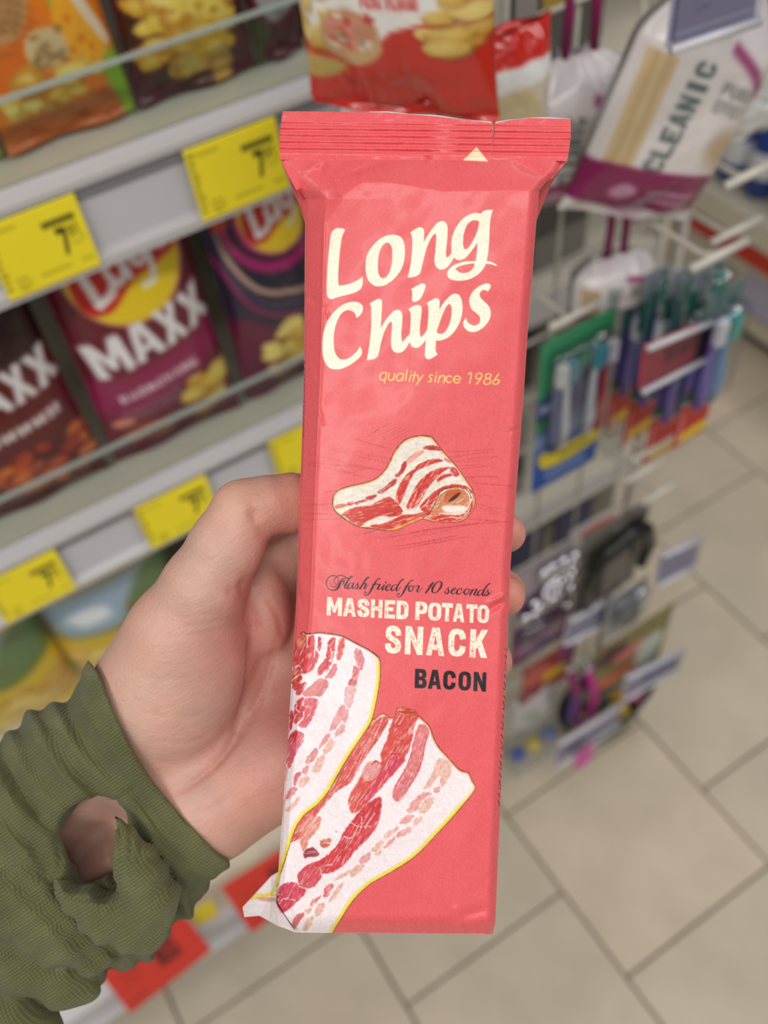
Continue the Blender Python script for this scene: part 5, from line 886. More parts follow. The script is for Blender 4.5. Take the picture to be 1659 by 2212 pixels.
card_goods('booklet', (1288, 1400), (1455, 1312), (1300, 1520), .42, flat_art((120, 112, 60), [(20, 20, 26, 18, (70, 30, 30)), (55, 35, 30, 10, (210, 120, 120)), (40, 62, 40, 10, (214, 78, 40)), (78, 50, 20, 26, (196, 206, 196)), (20, 86, 24, 14, (60, 44, 40)), (85, 85, 18, 14, (90, 110, 170))], 6), 'olive and orange printed booklet hanging low on the rack', cat='booklet', bubble=False)
card_goods('hair_clip_card', (1132, 1440), (1244, 1385), (1150, 1510), .45, flat_art((150, 52, 60), [(30, 40, 30, 20, (196, 90, 70)), (62, 60, 26, 16, (226, 190, 40)), (90, 20, 20, 20, (120, 60, 130))], 7), 'red card with a yellow patch beside the purple hair bands', cat='hair card', bubble=False)
for k, (u0, v0, u1, v1, c, lab) in enumerate(((1228, 1440, 1246, 1585, (120, 26, 92), 'dark purple hair band hanging low'), (1268, 1440, 1276, 1600, (176, 40, 130), 'magenta hair band next to the dark purple one'), (1238, 1460, 1232, 1560, (70, 40, 120), 'violet hair band behind the others'))):
    A = onY(u0, v0, .425); B = onY(u1, v1, .425); o = empty('hair_band', tuple(A), label=lab, cat='hair band'); q = MB(); D = B - A; q.tube([(0, 0, 0), D * .3 + np.array([.006, -.004, 0]), D * .7 + np.array([-.004, -.004, 0]), D], [.006, .008, .008, .006], 8); q.build('band', mat('band_%d' % k, c, rough=.5), o, smooth=True); q = MB(); q.box(D * 0 - .006, D * 0 + .006, .002); q.build('band_clip', mat('silver'), o)
A = onY(1264, 1622, .385); o = empty('pink_tag', tuple(A), label='small bright pink tag dangling lowest under the grey tag', cat='tag'); q = MB(); q.add([(-.017, 0, 0), (.017, 0, .004), (.015, 0, -.05), (.002, 0, -.064), (-.014, 0, -.05), (-.017, .002, 0), (.017, .002, .004), (.015, .002, -.05), (.002, .002, -.064), (-.014, .002, -.05)], [(4, 3, 2, 1, 0), (5, 6, 7, 8, 9), (0, 1, 6, 5), (1, 2, 7, 6), (2, 3, 8, 7), (3, 4, 9, 8), (4, 0, 5, 9)]); q.build('tag_card', mat('pink', (214, 76, 168), rough=.45), o); q = MB(); q.tube([(0, 0, 0), (.001, 0, .02)], .0012, 6); q.build('tag_loop', mat('pink'), o)
card_goods('hair_clip_card', (1108, 1345), (1236, 1285), (1112, 1440), .46, flat_art((104, 44, 84), [(30, 30, 24, 20, (70, 30, 74)), (70, 60, 26, 20, (150, 70, 120)), (50, 86, 30, 12, (90, 60, 130)), (20, 70, 14, 14, (176, 110, 150))], 17), 'plum coloured hair clip card below the silver beads', cat='hair card', bubble=True)
o = card_goods('clip_pack', (1318, 1290), (1402, 1246), (1322, 1378), .41, flat_art((150, 150, 152), [(50, 50, 30, 30, (110, 112, 116)), (30, 20, 16, 12, (196, 198, 204))], 18), 'grey pack with a ring shaped clip under the headband card', cat='clip pack', bubble=True)
q = MB(); q.tube([(.014 * math.cos(a), -.008, .016 * math.sin(a)) for a in np.linspace(0, 6.283, 20)], .0045, 8); q.build('ring_clip', mat('grey_ring', (84, 86, 90), rough=.25), o, smooth=True)
def art_sachet(c):
    def f(w, h):
        H = 100 * h / w; cv = Canvas(0, 0, 100, H, 1.2, (176, 174, 178)); blob(cv, (36, H * .55), (24, 20), c, 9, .2, 2, soft=4); blob(cv, (70, H * .4), (16, 16), (206, 206, 212), 9, .2, 3, soft=4); return cv
    return f
hang_bag(1150, 1490, 1146, 1565, .455, .07, .02, -.1, art_sachet((150, 160, 150)), 'small silvery sachet hanging left of the purple bands', 'sachet', string=None, yn=21, rough=.15, coat=.6)
# open basket with lolly-like toys at the foot of the rack
def build_basket():
    C = onY(1325, 1590, .46); c = np.array([C[0] - .01, .485, .03]); o = empty('toy_basket', tuple(c), label='black oval basket with small wrapped toys at the foot of the rack', cat='basket')
    n = 36; V = []; F = []
    prof = [(1.0, .085), (.97, .082), (.82, .012), (.80, .0), (.78, .004), (.93, .080)]
    for r, z in prof:
        for k in range(n): a = 6.283185 * k / n; V.append((.100 * r * math.cos(a), .052 * r * math.sin(a), z))
    m = len(prof)
    for i in range(m):
        for k in range(n): F.append((i * n + k, i * n + (k + 1) % n, ((i + 1) % m) * n + (k + 1) % n, ((i + 1) % m) * n + k))
    obj('basket_wall', V, F, mat('black_plastic'), o, smooth=True); obj('basket_floor', [(.079 * math.cos(6.2832 * k / n), .041 * math.sin(6.2832 * k / n), .003) for k in range(n)], [tuple(range(n))], mat('black_plastic'), o)
    rg = random.Random(9); cols = ((200, 150, 40), (70, 110, 180), (190, 60, 50), (222, 222, 228), (150, 90, 50), (110, 60, 140), (70, 130, 70), (226, 196, 60), (206, 120, 160))
    nm = ('ochre', 'blue', 'red', 'white', 'brown', 'violet', 'green', 'yellow', 'pink')
    for k in range(9):
        a = 6.283 * k / 9; p = c + np.array([.066 * math.cos(a) * (.4 if k % 3 == 0 else 1), .024 * math.sin(a), .05]); b = MB(); s = .016
        b.lathe([(.001, -s), (s * .7, -s * .8), (s, 0), (s * .8, s * .7), (s * .25, s), (s * .55, s * 1.5), (.001, s * 1.55)], (0, 0, 0), 14)
        w = empty('wrapped_toy', tuple(p), label='small %s wrapped toy in the black basket' % nm[k], cat='toy'); b.build('wrapper', mat('toy_%d' % k, cols[k], rough=.25), w, smooth=True); q = MB(); q.tube([(0, 0, s * 1.5), (.003, 0, s * 2.2)], .002, 6); q.build('stick', mat('wire_white'), w, smooth=True)
build_basket()
A = onY(1150, 1610, .45); o = empty('clear_box', tuple(A), label='clear plastic box with blue and yellow dots near the floor', cat='box'); b = MB(); b.box((-.045, -.02, -.035), (.045, .02, .04), .004); b.build('box_shell', glass_mat('blister'), o)
for k, (x, c) in enumerate(((-.03, (60, 90, 170)), (0., (226, 196, 80)), (.03, (120, 140, 190)))): b = MB(); b.lathe([(.001, -.012), (.010, -.008), (.012, 0), (.010, .008), (.001, .012)], (x, -.003, .008), 14); b.build('coloured_dot', mat('dot_%d' % k, c, rough=.35), o, smooth=True)

# ------------------------------------------------------------------ far gondola along the cross aisle
def build_far():
    X0 = 1.56; L = np.array([X0, .8, 0]); root = empty('far_shelving', tuple(L), label='cream shelving unit across the aisle with a red strip', cat='shelf')
    def part(name, lo, hi, m, parent=root, bev=.002): b = MB(); b.box(lo, hi, bev); return obj(name, np.array(b.v) - L, b.f, m, parent)
    w = mat('shelf_enamel'); part('kick_plate', (X0 + .02, .1, 0), (X0 + .04, 2.4, .035), mat('kick_shadow', (26, 25, 24), rough=.6))  # near-black kick colour stands in for the shadow under the deck
    part('base_deck', (X0, .1, .035), (X0 + .6, 2.4, .325), mat('deck_cream', (206, 198, 180), rough=.5))
    e = part('perforated_edge', (X0 - .03, .1, .275), (X0, 2.4, .335), mat('rail_cream', (214, 208, 190), rough=.45)); part('red_strip', (X0 - .026, .1, .225), (X0, 2.4, .27), mat('strip_red', (196, 50, 36), rough=.5), e)
    part('shelf', (X0 + .1, .1, .78), (X0 + .6, 2.4, .80), w); part('back_panel', (X0 + .6, .1, 0), (X0 + .62, 2.4, 1.8), mat('panel_grey'))
build_far()
def bottle(x, y, z, col, cap, label):
    o = empty('detergent_bottle', (x, y, z), label=label, cat='bottle'); b = MB(); b.lathe([(.030, 0), (.036, .006), (.037, .10), (.035, .15), (.022, .175), (.014, .185), (.014, .195)], (0, 0, 0), 20); b.build('bottle_body', mat('bottle_%d_%d_%d' % col, col, rough=.25, coat=.3), o, smooth=True)
    b = MB(); b.lathe([(.017, .19), (.017, .225), (.013, .23)], (0, 0, 0), 16); b.build('bottle_cap', mat('bottle_%d_%d_%d' % cap, cap, rough=.35), o, smooth=True); b = MB(); b.lathe([(.0375, .05), (.0378, .052), (.0378, .105), (.0370, .107)], (0, 0, 0), 20); b.build('bottle_label', mat('bottle_white', (226, 226, 232), rough=.4), o, smooth=True)
for k, (y, c, cap, lab) in enumerate(((1.17, (24, 66, 150), (30, 30, 34), 'blue bottle with black cap, nearest the picture edge'), (1.25, (22, 70, 160), (226, 226, 230), 'blue bottle with white cap beside the black capped one'), (1.34, (150, 28, 40), (30, 30, 34), 'dark red bottle on the far shelf'), (1.43, (28, 60, 140), (40, 60, 130), 'blue bottle with blue cap farthest along the shelf'), (1.07, (24, 60, 140), (200, 40, 40), 'blue bottle with red cap on the far shelf'))): bottle(1.625, y, .327, c, cap, lab)
plate('price_label', [(1.557, 1.10, .185), (1.557, .96, .185), (1.552, .96, .09), (1.552, 1.10, .09)], tag_art((176, 172, 198)), 'violet grey label on the far cream shelving', n=20, m=14)
plate('price_label', [(1.528, 1.42, .30), (1.528, 1.33, .30), (1.524, 1.33, .22), (1.524, 1.42, .22)], tag_art((226, 90, 50)), 'orange label on the far cream shelving', n=20, m=14)
# ------------------------------------------------------------------ the red snack pack
def interp(x, table):
    t = np.asarray(table, float); return np.interp(x, t[:, 0], t[:, 1])
PACK_L = [(345,606),(384,624),(411,640),(430,659),(800,657),(1300,640),(1600,622),(1900,600),(1951,597),(2014,636)]
PACK_R = [(345,1225),(372,1204),(392,1180),(412,1164),(700,1141),(856,1131),(1218,1103),(1300,1100),(1551,1089),(1991,1070),(2018,1063)]
def pack_depth0(v): return .270 + .020 * (v - 400) / 1600.
def build_pack():
    cv = pack_art()
    N, M = 440, 1440
    s = np.linspace(0, 1, N)[None, :]; v = np.linspace(345, 2014, M)[:, None]
    L = interp(v, PACK_L); R = interp(v, PACK_R); U = L + (R - L) * s; V = v + 0 * s + 4 * s * np.clip((v - 1960) / 54, 0, 1)
    d = pack_depth0(V) - .0022 * np.sin(np.pi * s) * np.clip((2010 - v) / 200, 0, 1)
    vc = interp(s, [(0, 520), (.10, 478), (.17, 425), (.28, 394), (.38, 394), (.6, 413), (1, 412)])
    t = np.clip((vc - V) / np.maximum(vc - 345, 1), 0, 1)
    d = d + .0075 * t ** 1.25
    crease = interp(v, [(345, .11), (480, .085), (900, .072), (1350, .068), (1560, .04), (2014, .03)])
    c = np.clip((crease - s) / crease, 0, 1); amp = interp(v, [(345, 0), (430, .006), (1350, .006), (1700, .0035), (2014, .002)])
    d = d + amp * c ** 1.12 - .00035 * np.exp(-((s - crease) / .008) ** 2) * np.clip((v - 440) / 60, 0, 1) * np.clip((1500 - v) / 100, 0, 1)
    d = d + .0035 * np.clip((s - .955) / .045, 0, 1) ** 2 + .0018 * np.clip((.012 - s) / .012, 0, 1) ** 2
    d = d + .005 * np.clip((V - 1975) / 40, 0, 1) ** 2
    n1 = fnoise(U / 190, V / 260, 301, 3) - .5; n2 = fnoise(U / 46, V / 60, 302, 2) - .5
    d = d + n1 * .0022 + n2 * .0004
    def dent(d, p, q, w, a):
        p = np.array(p, float); q = np.array(q, float); e = q - p; l = e @ e
        tt = np.clip(((U - p[0]) * e[0] + (V - p[1]) * e[1]) / l, 0, 1); r = np.hypot(U - p[0] - tt * e[0], V - p[1] - tt * e[1])
        return d + a * np.exp(-(r / w) ** 2) * (.4 + .6 * np.sin(np.pi * np.clip(tt, .02, .98)))
    for p, q, w, a in (((1050,1322),(1104,1292),7,.0013), ((1058,1300),(1100,1282),6,-.0007), ((700,348),(690,376),9,.0011), ((690,352),(655,372),6,-.0006), ((820,352),(760,372),8,.0008), ((1120,352),(1180,380),10,.0013), ((660,640),(700,658),6,.0007), ((700,655),(712,690),5,-.0006),
                       ((980,1985),(1050,1965),12,.0010), ((985,1965),(1000,2010),8,-.0009), ((690,880),(697,915),4,-.0005), ((1105,930),(1128,925),5,.0007), ((1100,1150),(1112,1170),4,.0006), ((640,1250),(650,1300),5,.0007), ((610,1940),(640,2005),9,.0012), ((930,352),(925,340),6,-.0006)):
        d = dent(d, p, q, w, a)
    front = px(U, V, d).reshape(-1, 3)
    col = cv.sample(U, V).reshape(-1, 3)
    F = [grid_faces(N, M)]
    # closed body: walls and back follow the outline of the front, a little drawn in
    ring = np.concatenate([np.arange(N), np.arange(1, M) * N + N - 1, (M - 1) * N + np.arange(N - 2, -1, -1), np.arange(M - 2, 0, -1) * N])
    nr = len(ring); fr = U.ravel()[ring], V.ravel()[ring], d.ravel()[ring]; walls = []; off = len(front); prev = ring
    uc, vc2 = (fr[0].min() + fr[0].max()) / 2, (fr[1].min() + fr[1].max()) / 2
    for k, (dz, inn) in enumerate(((.006, .003), (.018, .002), (.028, .012), (.0315, .05))):
        top = np.clip((fr[1] - 345) / 80, 0, 1)
        z = fr[2] + dz * (.25 + .75 * top); x = (fr[0] - W_PX / 2) / F_PX * fr[2]; y = (fr[1] - H_PX / 2) / F_PX * fr[2]
        x0 = (uc - W_PX / 2) / F_PX * .28; y0 = (vc2 - H_PX / 2) / F_PX * .28
        x = x + (x0 - x) * inn; y = y + (y0 - y) * inn * .3
        walls.append(to_world(np.stack([x, y, z], -1)))
        cur = off + np.arange(nr); F.append(np.stack([prev, np.roll(prev, -1), np.roll(cur, -1), cur], 1)[:, ::-1]); prev = cur; off += nr
    cen = walls[-1].mean(0)[None]; walls.append(cen)
    tri = np.stack([prev, np.roll(prev, -1), np.full(nr, off)], 1)
    V3 = np.vstack([front] + walls); C3 = np.vstack([col] + [np.tile(col[ring], (1, 1))] * 4 + [np.array([[.9, .38, .4]])])
    quads = np.vstack(F); tq = np.stack([tri[:, 2], tri[:, 1], tri[:, 0], tri[:, 0]], 1)
    m = mat('printed_wrapper', rough=.34, spec=.36, coat=.10, attr='print', bump=.22, bscale=2600, bdist=.0002)
    root = empty('snack_pack', px(829, 1200, .29), label='long coral red bacon snack pack with cream lettering held in the hand', cat='snack pack')
    inv = root.location
    def part(name, Vx, Fx, cx, mm=m, parent=root):
        return obj(name, np.asarray(Vx) - np.array(inv), Fx, mm, parent, smooth=True, color=cx)
    o = part('wrapper', V3, quads, C3)
    # back closing fan (triangles) as plain polygons kept in the same mesh
    bm = bmesh.new(); bm.from_mesh(o.data); bm.verts.ensure_lookup_table()
    for a, b, c3 in tri[:, ::-1]:
        try: bm.faces.new((bm.verts[int(a)], bm.verts[int(b)], bm.verts[int(c3)])).smooth = True
        except ValueError: pass
    bm.to_mesh(o.data); bm.free()
    # crimped top seal
    n2_, m2_ = 420, 90
    u = np.linspace(0, 1, n2_)[None, :]; w = np.linspace(0, 1, m2_)[:, None]
    ub = 606 + (1225 - 606) * u; ut = 611 + (1233 - 611) * u
    vt = interp(ut, [(611, 240), (700, 241), (836, 243), (937, 251), (1050, 264), (1063, 266), (1066.5, 288), (1070, 266), (1100, 260), (1144, 255), (1233, 257)])
    vb = 345 + 3 * u
    Uu = ub + (ut - ub) * w + 0; Vv = vb + (vt - vb) * w
    Uu = Uu + np.where(u < .5, -4, 3) * np.sin(np.pi * w) * np.abs(2 * u - 1) ** 8
    dd = pack_depth0(345.) + .0072 + .0012 * w + .0018 * np.sin(u * 7.3 + .5) * w + .0009 * np.sin(u * 17)
    y = Vv - 14 * (u - .5) * .6 - 6
    ridge = np.sin((y - 262) / 14.3 * 2 * np.pi) * np.clip((y - 258) / 8, 0, 1) * np.clip((332 - y) / 8, 0, 1)
    patch = 1 - .75 * np.clip(1 - np.abs(Uu - 960) / 34, 0, 1) ** .5
    dd = dd + .00042 * ridge * patch + (fnoise(Uu / 22, Vv / 16, 311, 2) - .5) * .0006 + .0010 * np.clip((18 - np.abs(Uu - 925)) / 18, 0, 1) * np.clip((Vv - 325) / 20, 0, 1)
    fs = px(Uu, Vv, dd).reshape(-1, 3); bs = px(Uu, Vv, dd + .0006).reshape(-1, 3); cs = cv.sample(Uu, Vv).reshape(-1, 3)
    K = n2_ * m2_; ff = grid_faces(n2_, m2_); edge = np.arange(n2_) + (m2_ - 1) * n2_
    rim = np.stack([edge[:-1], edge[1:], edge[1:] + K, edge[:-1] + K], 1)
    part('top_seal', np.vstack([fs, bs]), np.vstack([ff[:, ::-1], ff + K, rim]), np.vstack([cs, cs * 0 + .8]))
    # bare foil edge showing above the print
    k0 = int(.30 * n2_); idx = np.arange(k0, n2_); wv = np.sin(np.linspace(0, 23, len(idx))) * .5 + .5
    ut1 = ut[0, idx]; vt1 = vt[0, idx]; h = 1.2 + 2.0 * wv * np.clip((ut1 - 780) / 80, .2, 1)
    a = px(ut1, vt1 + .2, dd[-1, idx] + .0002); b = px(ut1, vt1 - h, dd[-1, idx] + .0007); c4 = px(ut1, vt1 - h, dd[-1, idx] + .0010)
    n3 = len(idx)
    F3 = np.vstack([np.stack([np.arange(n3 - 1), np.arange(1, n3), np.arange(1, n3) + n3, np.arange(n3 - 1) + n3], 1), np.stack([np.arange(n3 - 1), np.arange(1, n3), np.arange(1, n3) + n3, np.arange(n3 - 1) + n3], 1) + n3])
    part('foil_edge', np.vstack([a, b, c4]), F3, None, mat('bare_foil', (232, 228, 228), rough=.3, metal=.25), o)
    # side gusset flaps under the top seal
    for nm, P in (('gusset', [(606,345,.2775),(640,411,.2765),(661,436,.284),(668,400,.2785),(655,350,.2765)]), ('gusset', [(1225,348,.2775),(1192,386,.2765),(1160,436,.286),(1156,402,.2785),(1170,352,.2765)])):
        Pf = np.array([px(*p) for p in P]); Pb = np.array([px(p[0], p[1], p[2] + .012) for p in P])
        part(nm, np.vstack([Pf, Pb]), [(0,1,2,3,4), (9,8,7,6,5), (0,5,6,1), (1,6,7,2), (2,7,8,3), (3,8,9,4), (4,9,5,0)], np.full((10, 3), RED, float) / 255., mat('printed_wrapper'), o).data.polygons.foreach_set('use_smooth', [False] * 7)
    # folded bottom fin sticking out at the lower corner
    P = [(604,1884,.300),(586,1894,.303),(524,1961,.314),(528,1981,.315),(560,1978,.311),(582,1990,.306),(638,2014,.2925),(597,1951,.2915),(598,1915,.294),(584,1934,.3045),(600,2000,.2995)]
    Pf = np.array([px(*p) for p in P]); Pb = np.array([px(p[0], p[1], p[2] + .0012) for p in P])
    Fb = [(0,1,9,8), (1,2,9), (2,3,4,9), (4,5,9), (8,9,7), (9,5,10,7), (7,10,6)]
    cb = cv.sample(np.array([p[0] for p in P], float), np.array([p[1] for p in P], float)); cb = np.maximum(cb, .0)
    sub = MB(); 
    # densify facets so the print resolves
    VV = []; FF = []; UVp = []
    for f in Fb:
        q = [np.array(P[i]) for i in f]; c0 = sum(q) / len(q)
        for i in range(len(q)):
            A_, B_ = q[i], q[(i + 1) % len(q)]; n_ = 14; base = len(VV)
            ids = {}
            for a_ in range(n_ + 1):
                for b_ in range(n_ + 1 - a_):
                    p_ = c0 + (A_ - c0) * a_ / n_ + (B_ - c0) * b_ / n_; ids[a_, b_] = len(VV); VV.append(px(*p_)); UVp.append(p_[:2])
            for a_ in range(n_):
                for b_ in range(n_ - a_):
                    FF.append((ids[a_, b_], ids[a_ + 1, b_], ids[a_, b_ + 1]))
                    if a_ + b_ < n_ - 1: FF.append((ids[a_ + 1, b_], ids[a_ + 1, b_ + 1], ids[a_, b_ + 1]))
    UVp = np.array(UVp); VV = np.array(VV)
    nb = len(VV); back = VV + ROT[2] * .001
    tri2 = np.array(FF)
    part('bottom_fin', np.vstack([VV, back]), np.vstack([tri2, tri2[:, ::-1] + nb]), np.vstack([cv.sample(UVp[:, 0], UVp[:, 1])] * 2))
    return root
build_pack()
# ------------------------------------------------------------------ hand and sleeve: smooth volumes meshed by surface nets
def surface_nets(f, lo, hi, h):
    lo = np.asarray(lo, float); n = np.ceil((np.asarray(hi) - lo) / h).astype(int) + 1
    ax = [lo[k] + h * np.arange(n[k]) for k in range(3)]
    D = np.empty(n, np.float32)
    for a in range(0, n[0], 24):
        X, Y, Z = np.meshgrid(ax[0][a:a + 24], ax[1], ax[2], indexing='ij')
        D[a:a + 24] = f(X.astype(np.float32), Y.astype(np.float32), Z.astype(np.float32))
    S = D < 0
    c = np.zeros(n - 1, int)
    for i in (0, 1):
        for j in (0, 1):
            for k in (0, 1): c += S[i:n[0] - 1 + i, j:n[1] - 1 + j, k:n[2] - 1 + k]
    act = (c > 0) & (c < 8); ids = -np.ones(act.shape, int); ids[act] = np.arange(act.sum())
    I = np.argwhere(act); P = np.zeros((len(I), 3)); cnt = np.zeros(len(I))
    corners = [(i, j, k) for i in (0, 1) for j in (0, 1) for k in (0, 1)]
    for a in corners:
        for b in corners:
            if sum(abs(x - y) for x, y in zip(a, b)) == 1 and a < b:
                da = D[tuple((I + a).T)]; db = D[tuple((I + b).T)]; m = (da < 0) != (db < 0)
                t = np.where(m, da / np.where(m, da - db, 1), 0)
                P[m] += (np.array(a) + t[:, None] * (np.array(b) - np.array(a)))[m]; cnt[m] += 1
    P = lo + h * (I + P / cnt[:, None]); F = []
    for axis in range(3):
        o1, o2 = [(1, 2), (2, 0), (0, 1)][axis]
        s0 = [slice(None)] * 3; s1 = [slice(None)] * 3; s0[axis] = slice(0, -1); s1[axis] = slice(1, None)
        A, B = S[tuple(s0)], S[tuple(s1)]; E = np.argwhere(A != B)
        E = E[(E[:, o1] > 0) & (E[:, o2] > 0) & (E[:, o1] < n[o1] - 1) & (E[:, o2] < n[o2] - 1)]
        u = np.zeros(3, int); u[o1] = 1; w = np.zeros(3, int); w[o2] = 1
        q = np.stack([ids[tuple((E - u - w).T)], ids[tuple((E - w).T)], ids[tuple(E.T)], ids[tuple((E - u).T)]], 1)
        flip = ~A[tuple(E.T)]; q[flip] = q[flip][:, ::-1]; F.append(q)
    F = np.vstack(F); return P, F[(F >= 0).all(1)]
def relax(P, F, it=2, w=.5):
    e = np.vstack([F[:, [0, 1]], F[:, [1, 2]], F[:, [2, 3]], F[:, [3, 0]]]); e = np.vstack([e, e[:, ::-1]])
    deg = np.bincount(e[:, 0], minlength=len(P))[:, None]
    for _ in range(it):
        s = np.stack([np.bincount(e[:, 0], P[e[:, 1], k], minlength=len(P)) for k in range(3)], 1)
        P = P * (1 - w) + s / np.maximum(deg, 1) * w
    return P
def vnormals(P, F):
    nrm = np.cross(P[F[:, 2]] - P[F[:, 0]], P[F[:, 3]] - P[F[:, 1]]); N = np.zeros_like(P)
    for k in range(4):
        for c in range(3): N[:, c] += np.bincount(F[:, k], nrm[:, c], minlength=len(P))
    return N / np.maximum(np.linalg.norm(N, axis=1, keepdims=True), 1e-12)
def cp(u, v, d): return np.array([(u - W_PX / 2) / F_PX * d, (v - H_PX / 2) / F_PX * d, d])
def cone(X, Y, Z, a, b):
    """tapered capsule; a, b = (u, v, depth, radius px)"""
    A = cp(*a[:3]); B = cp(*b[:3]); ra = a[3] * a[2] / F_PX; rb = b[3] * b[2] / F_PX
    E = B - A; l = max(E @ E, 1e-12)
    t = np.clip(((X - A[0]) * E[0] + (Y - A[1]) * E[1] + (Z - A[2]) * E[2]) / l, 0, 1)
    return np.sqrt((X - A[0] - t * E[0]) ** 2 + (Y - A[1] - t * E[1]) ** 2 + (Z - A[2] - t * E[2]) ** 2) - (ra + (rb - ra) * t)
def chain(X, Y, Z, pts, k=.0015):
    d = None
    for a, b in zip(pts[:-1], pts[1:]):
        c = cone(X, Y, Z, a, b); d = c if d is None else smin(d, c, k)
    return d
def ell(X, Y, Z, c, r, ang=0.):
    """ellipsoid at (u, v, depth) with px radii along rotated u, v and depth"""
    C = cp(*c); s = c[2] / F_PX; ca, sa = math.cos(ang), math.sin(ang)
    x, y, z = X - C[0], Y - C[1], Z - C[2]
    q = np.sqrt(((x * ca + y * sa) / (r[0] * s)) ** 2 + ((-x * sa + y * ca) / (r[1] * s)) ** 2 + (z / (r[2] * s)) ** 2)
    return (q - 1) * min(r) * s
def smin(a, b, k):
    h = np.clip(.5 + .5 * (b - a) / k, 0, 1); return b + (a - b) * h - k * h * (1 - h)
def pcurve(u, v, pts):
    """distance in px to a polyline plus the parameter along it"""
    q = smooth_path(pts, False, 6); best = np.full(u.shape, 1e9); par = np.zeros(u.shape)
    for i, (a, b) in enumerate(zip(q[:-1], q[1:])):
        e = b - a; l = max(e @ e, 1e-9); t = np.clip(((u - a[0]) * e[0] + (v - a[1]) * e[1]) / l, 0, 1)
        r = np.hypot(u - a[0] - t * e[0], v - a[1] - t * e[1]); m = r < best; best[m] = r[m]; par[m] = (i + t[m]) / (len(q) - 1)
    return best, par

S1 = [(-260, 2010, .345, 168), (120, 1715, .332, 136), (300, 1568, .324, 122)]      # sleeve carriers
S2 = [(-140, 2190, .345, 112), (250, 1930, .334, 112), (430, 1752, .326, 108)]
W1 = [(-260, 2010, .352, 96), (120, 1725, .343, 98), (250, 1612, .331, 112), (300, 1568, .324, 122)]      # forearm, slimmer inside
W2 = [(-140, 2190, .354, 92), (230, 1930, .345, 92), (380, 1800, .334, 100), (430, 1752, .326, 108)]
def hand_sdf(X, Y, Z):
    arm = smin(chain(X, Y, Z, W1, .004), chain(X, Y, Z, W2, .004), .012)
    thumb = chain(X, Y, Z, [(322, 1490, .318, 124), (385, 1370, .309, 108), (440, 1270, .303, 88), (488, 1180, .300, 76), (527, 1107, .300, 71)], .004)
    thumb = smin(thumb, chain(X, Y, Z, [(527, 1107, .300, 69), (575, 1092, .302, 63), (630, 1086, .306, 63), (668, 1086, .309, 55)], .002), .0022)
    thenar = ell(X, Y, Z, (405, 1470, .318), (138, 205, 125), .52)
    palm = smin(cone(X, Y, Z, (370, 1650, .330, 112), (610, 1430, .333, 88)), cone(X, Y, Z, (430, 1715, .331, 112), (660, 1560, .334, 92)), .006)
    hyp = cone(X, Y, Z, (470, 1722, .3255, 116), (612, 1636, .327, 122))
    base = smin(smin(arm, palm, .010), hyp, .009)
    mound = ell(X, Y, Z, (574, 1312, .3195), (56, 104, 60), -.12)
    base = smin(base, mound, .0028)
    d = smin(base, smin(thenar, thumb, .009), .0035)
    fing = [[(578, 1292, .3290, 64), (604, 1196, .3310, 70), (700, 1140, .3310, 62), (800, 1128, .3290, 54), (960, 1122, .3270, 48), (1070, 1140, .3185, 45), (1094, 1152, .3085, 43)],
            [(600, 1420, .3330, 64), (700, 1330, .3320, 58), (860, 1275, .3290, 52), (1010, 1262, .3275, 48), (1085, 1278, .3185, 45), (1091, 1288, .3080, 44)],
            [(620, 1520, .3340, 62), (720, 1460, .3330, 56), (860, 1425, .3295, 50), (985, 1415, .3280, 46), (1060, 1424, .3200, 42), (1068, 1428, .3110, 40)],
            [(620, 1610, .3350, 58), (720, 1585, .3340, 50), (830, 1568, .3300, 44), (930, 1560, .3285, 40), (985, 1562, .3220, 37), (990, 1563, .3150, 35)]]
    for f in fing: d = smin(d, chain(X, Y, Z, f, .003), .0032)
    return d
def crease_push(P, N, lines):
    u = P[:, 0] / P[:, 2] * F_PX + W_PX / 2; v = P[:, 1] / P[:, 2] * F_PX + H_PX / 2
    face = np.clip(-N[:, 2] * 2 + .2, 0, 1); near = P[:, 2] < .336
    off = np.zeros(len(P))
    for pts, w, a in lines:
        r, t = pcurve(u, v, pts); off += a * np.exp(-(r / w) ** 2) * np.clip(np.sin(np.pi * np.clip(t, .01, .99)) * 1.6, 0, 1)
    return P + N * (off * face * near)[:, None], u, v
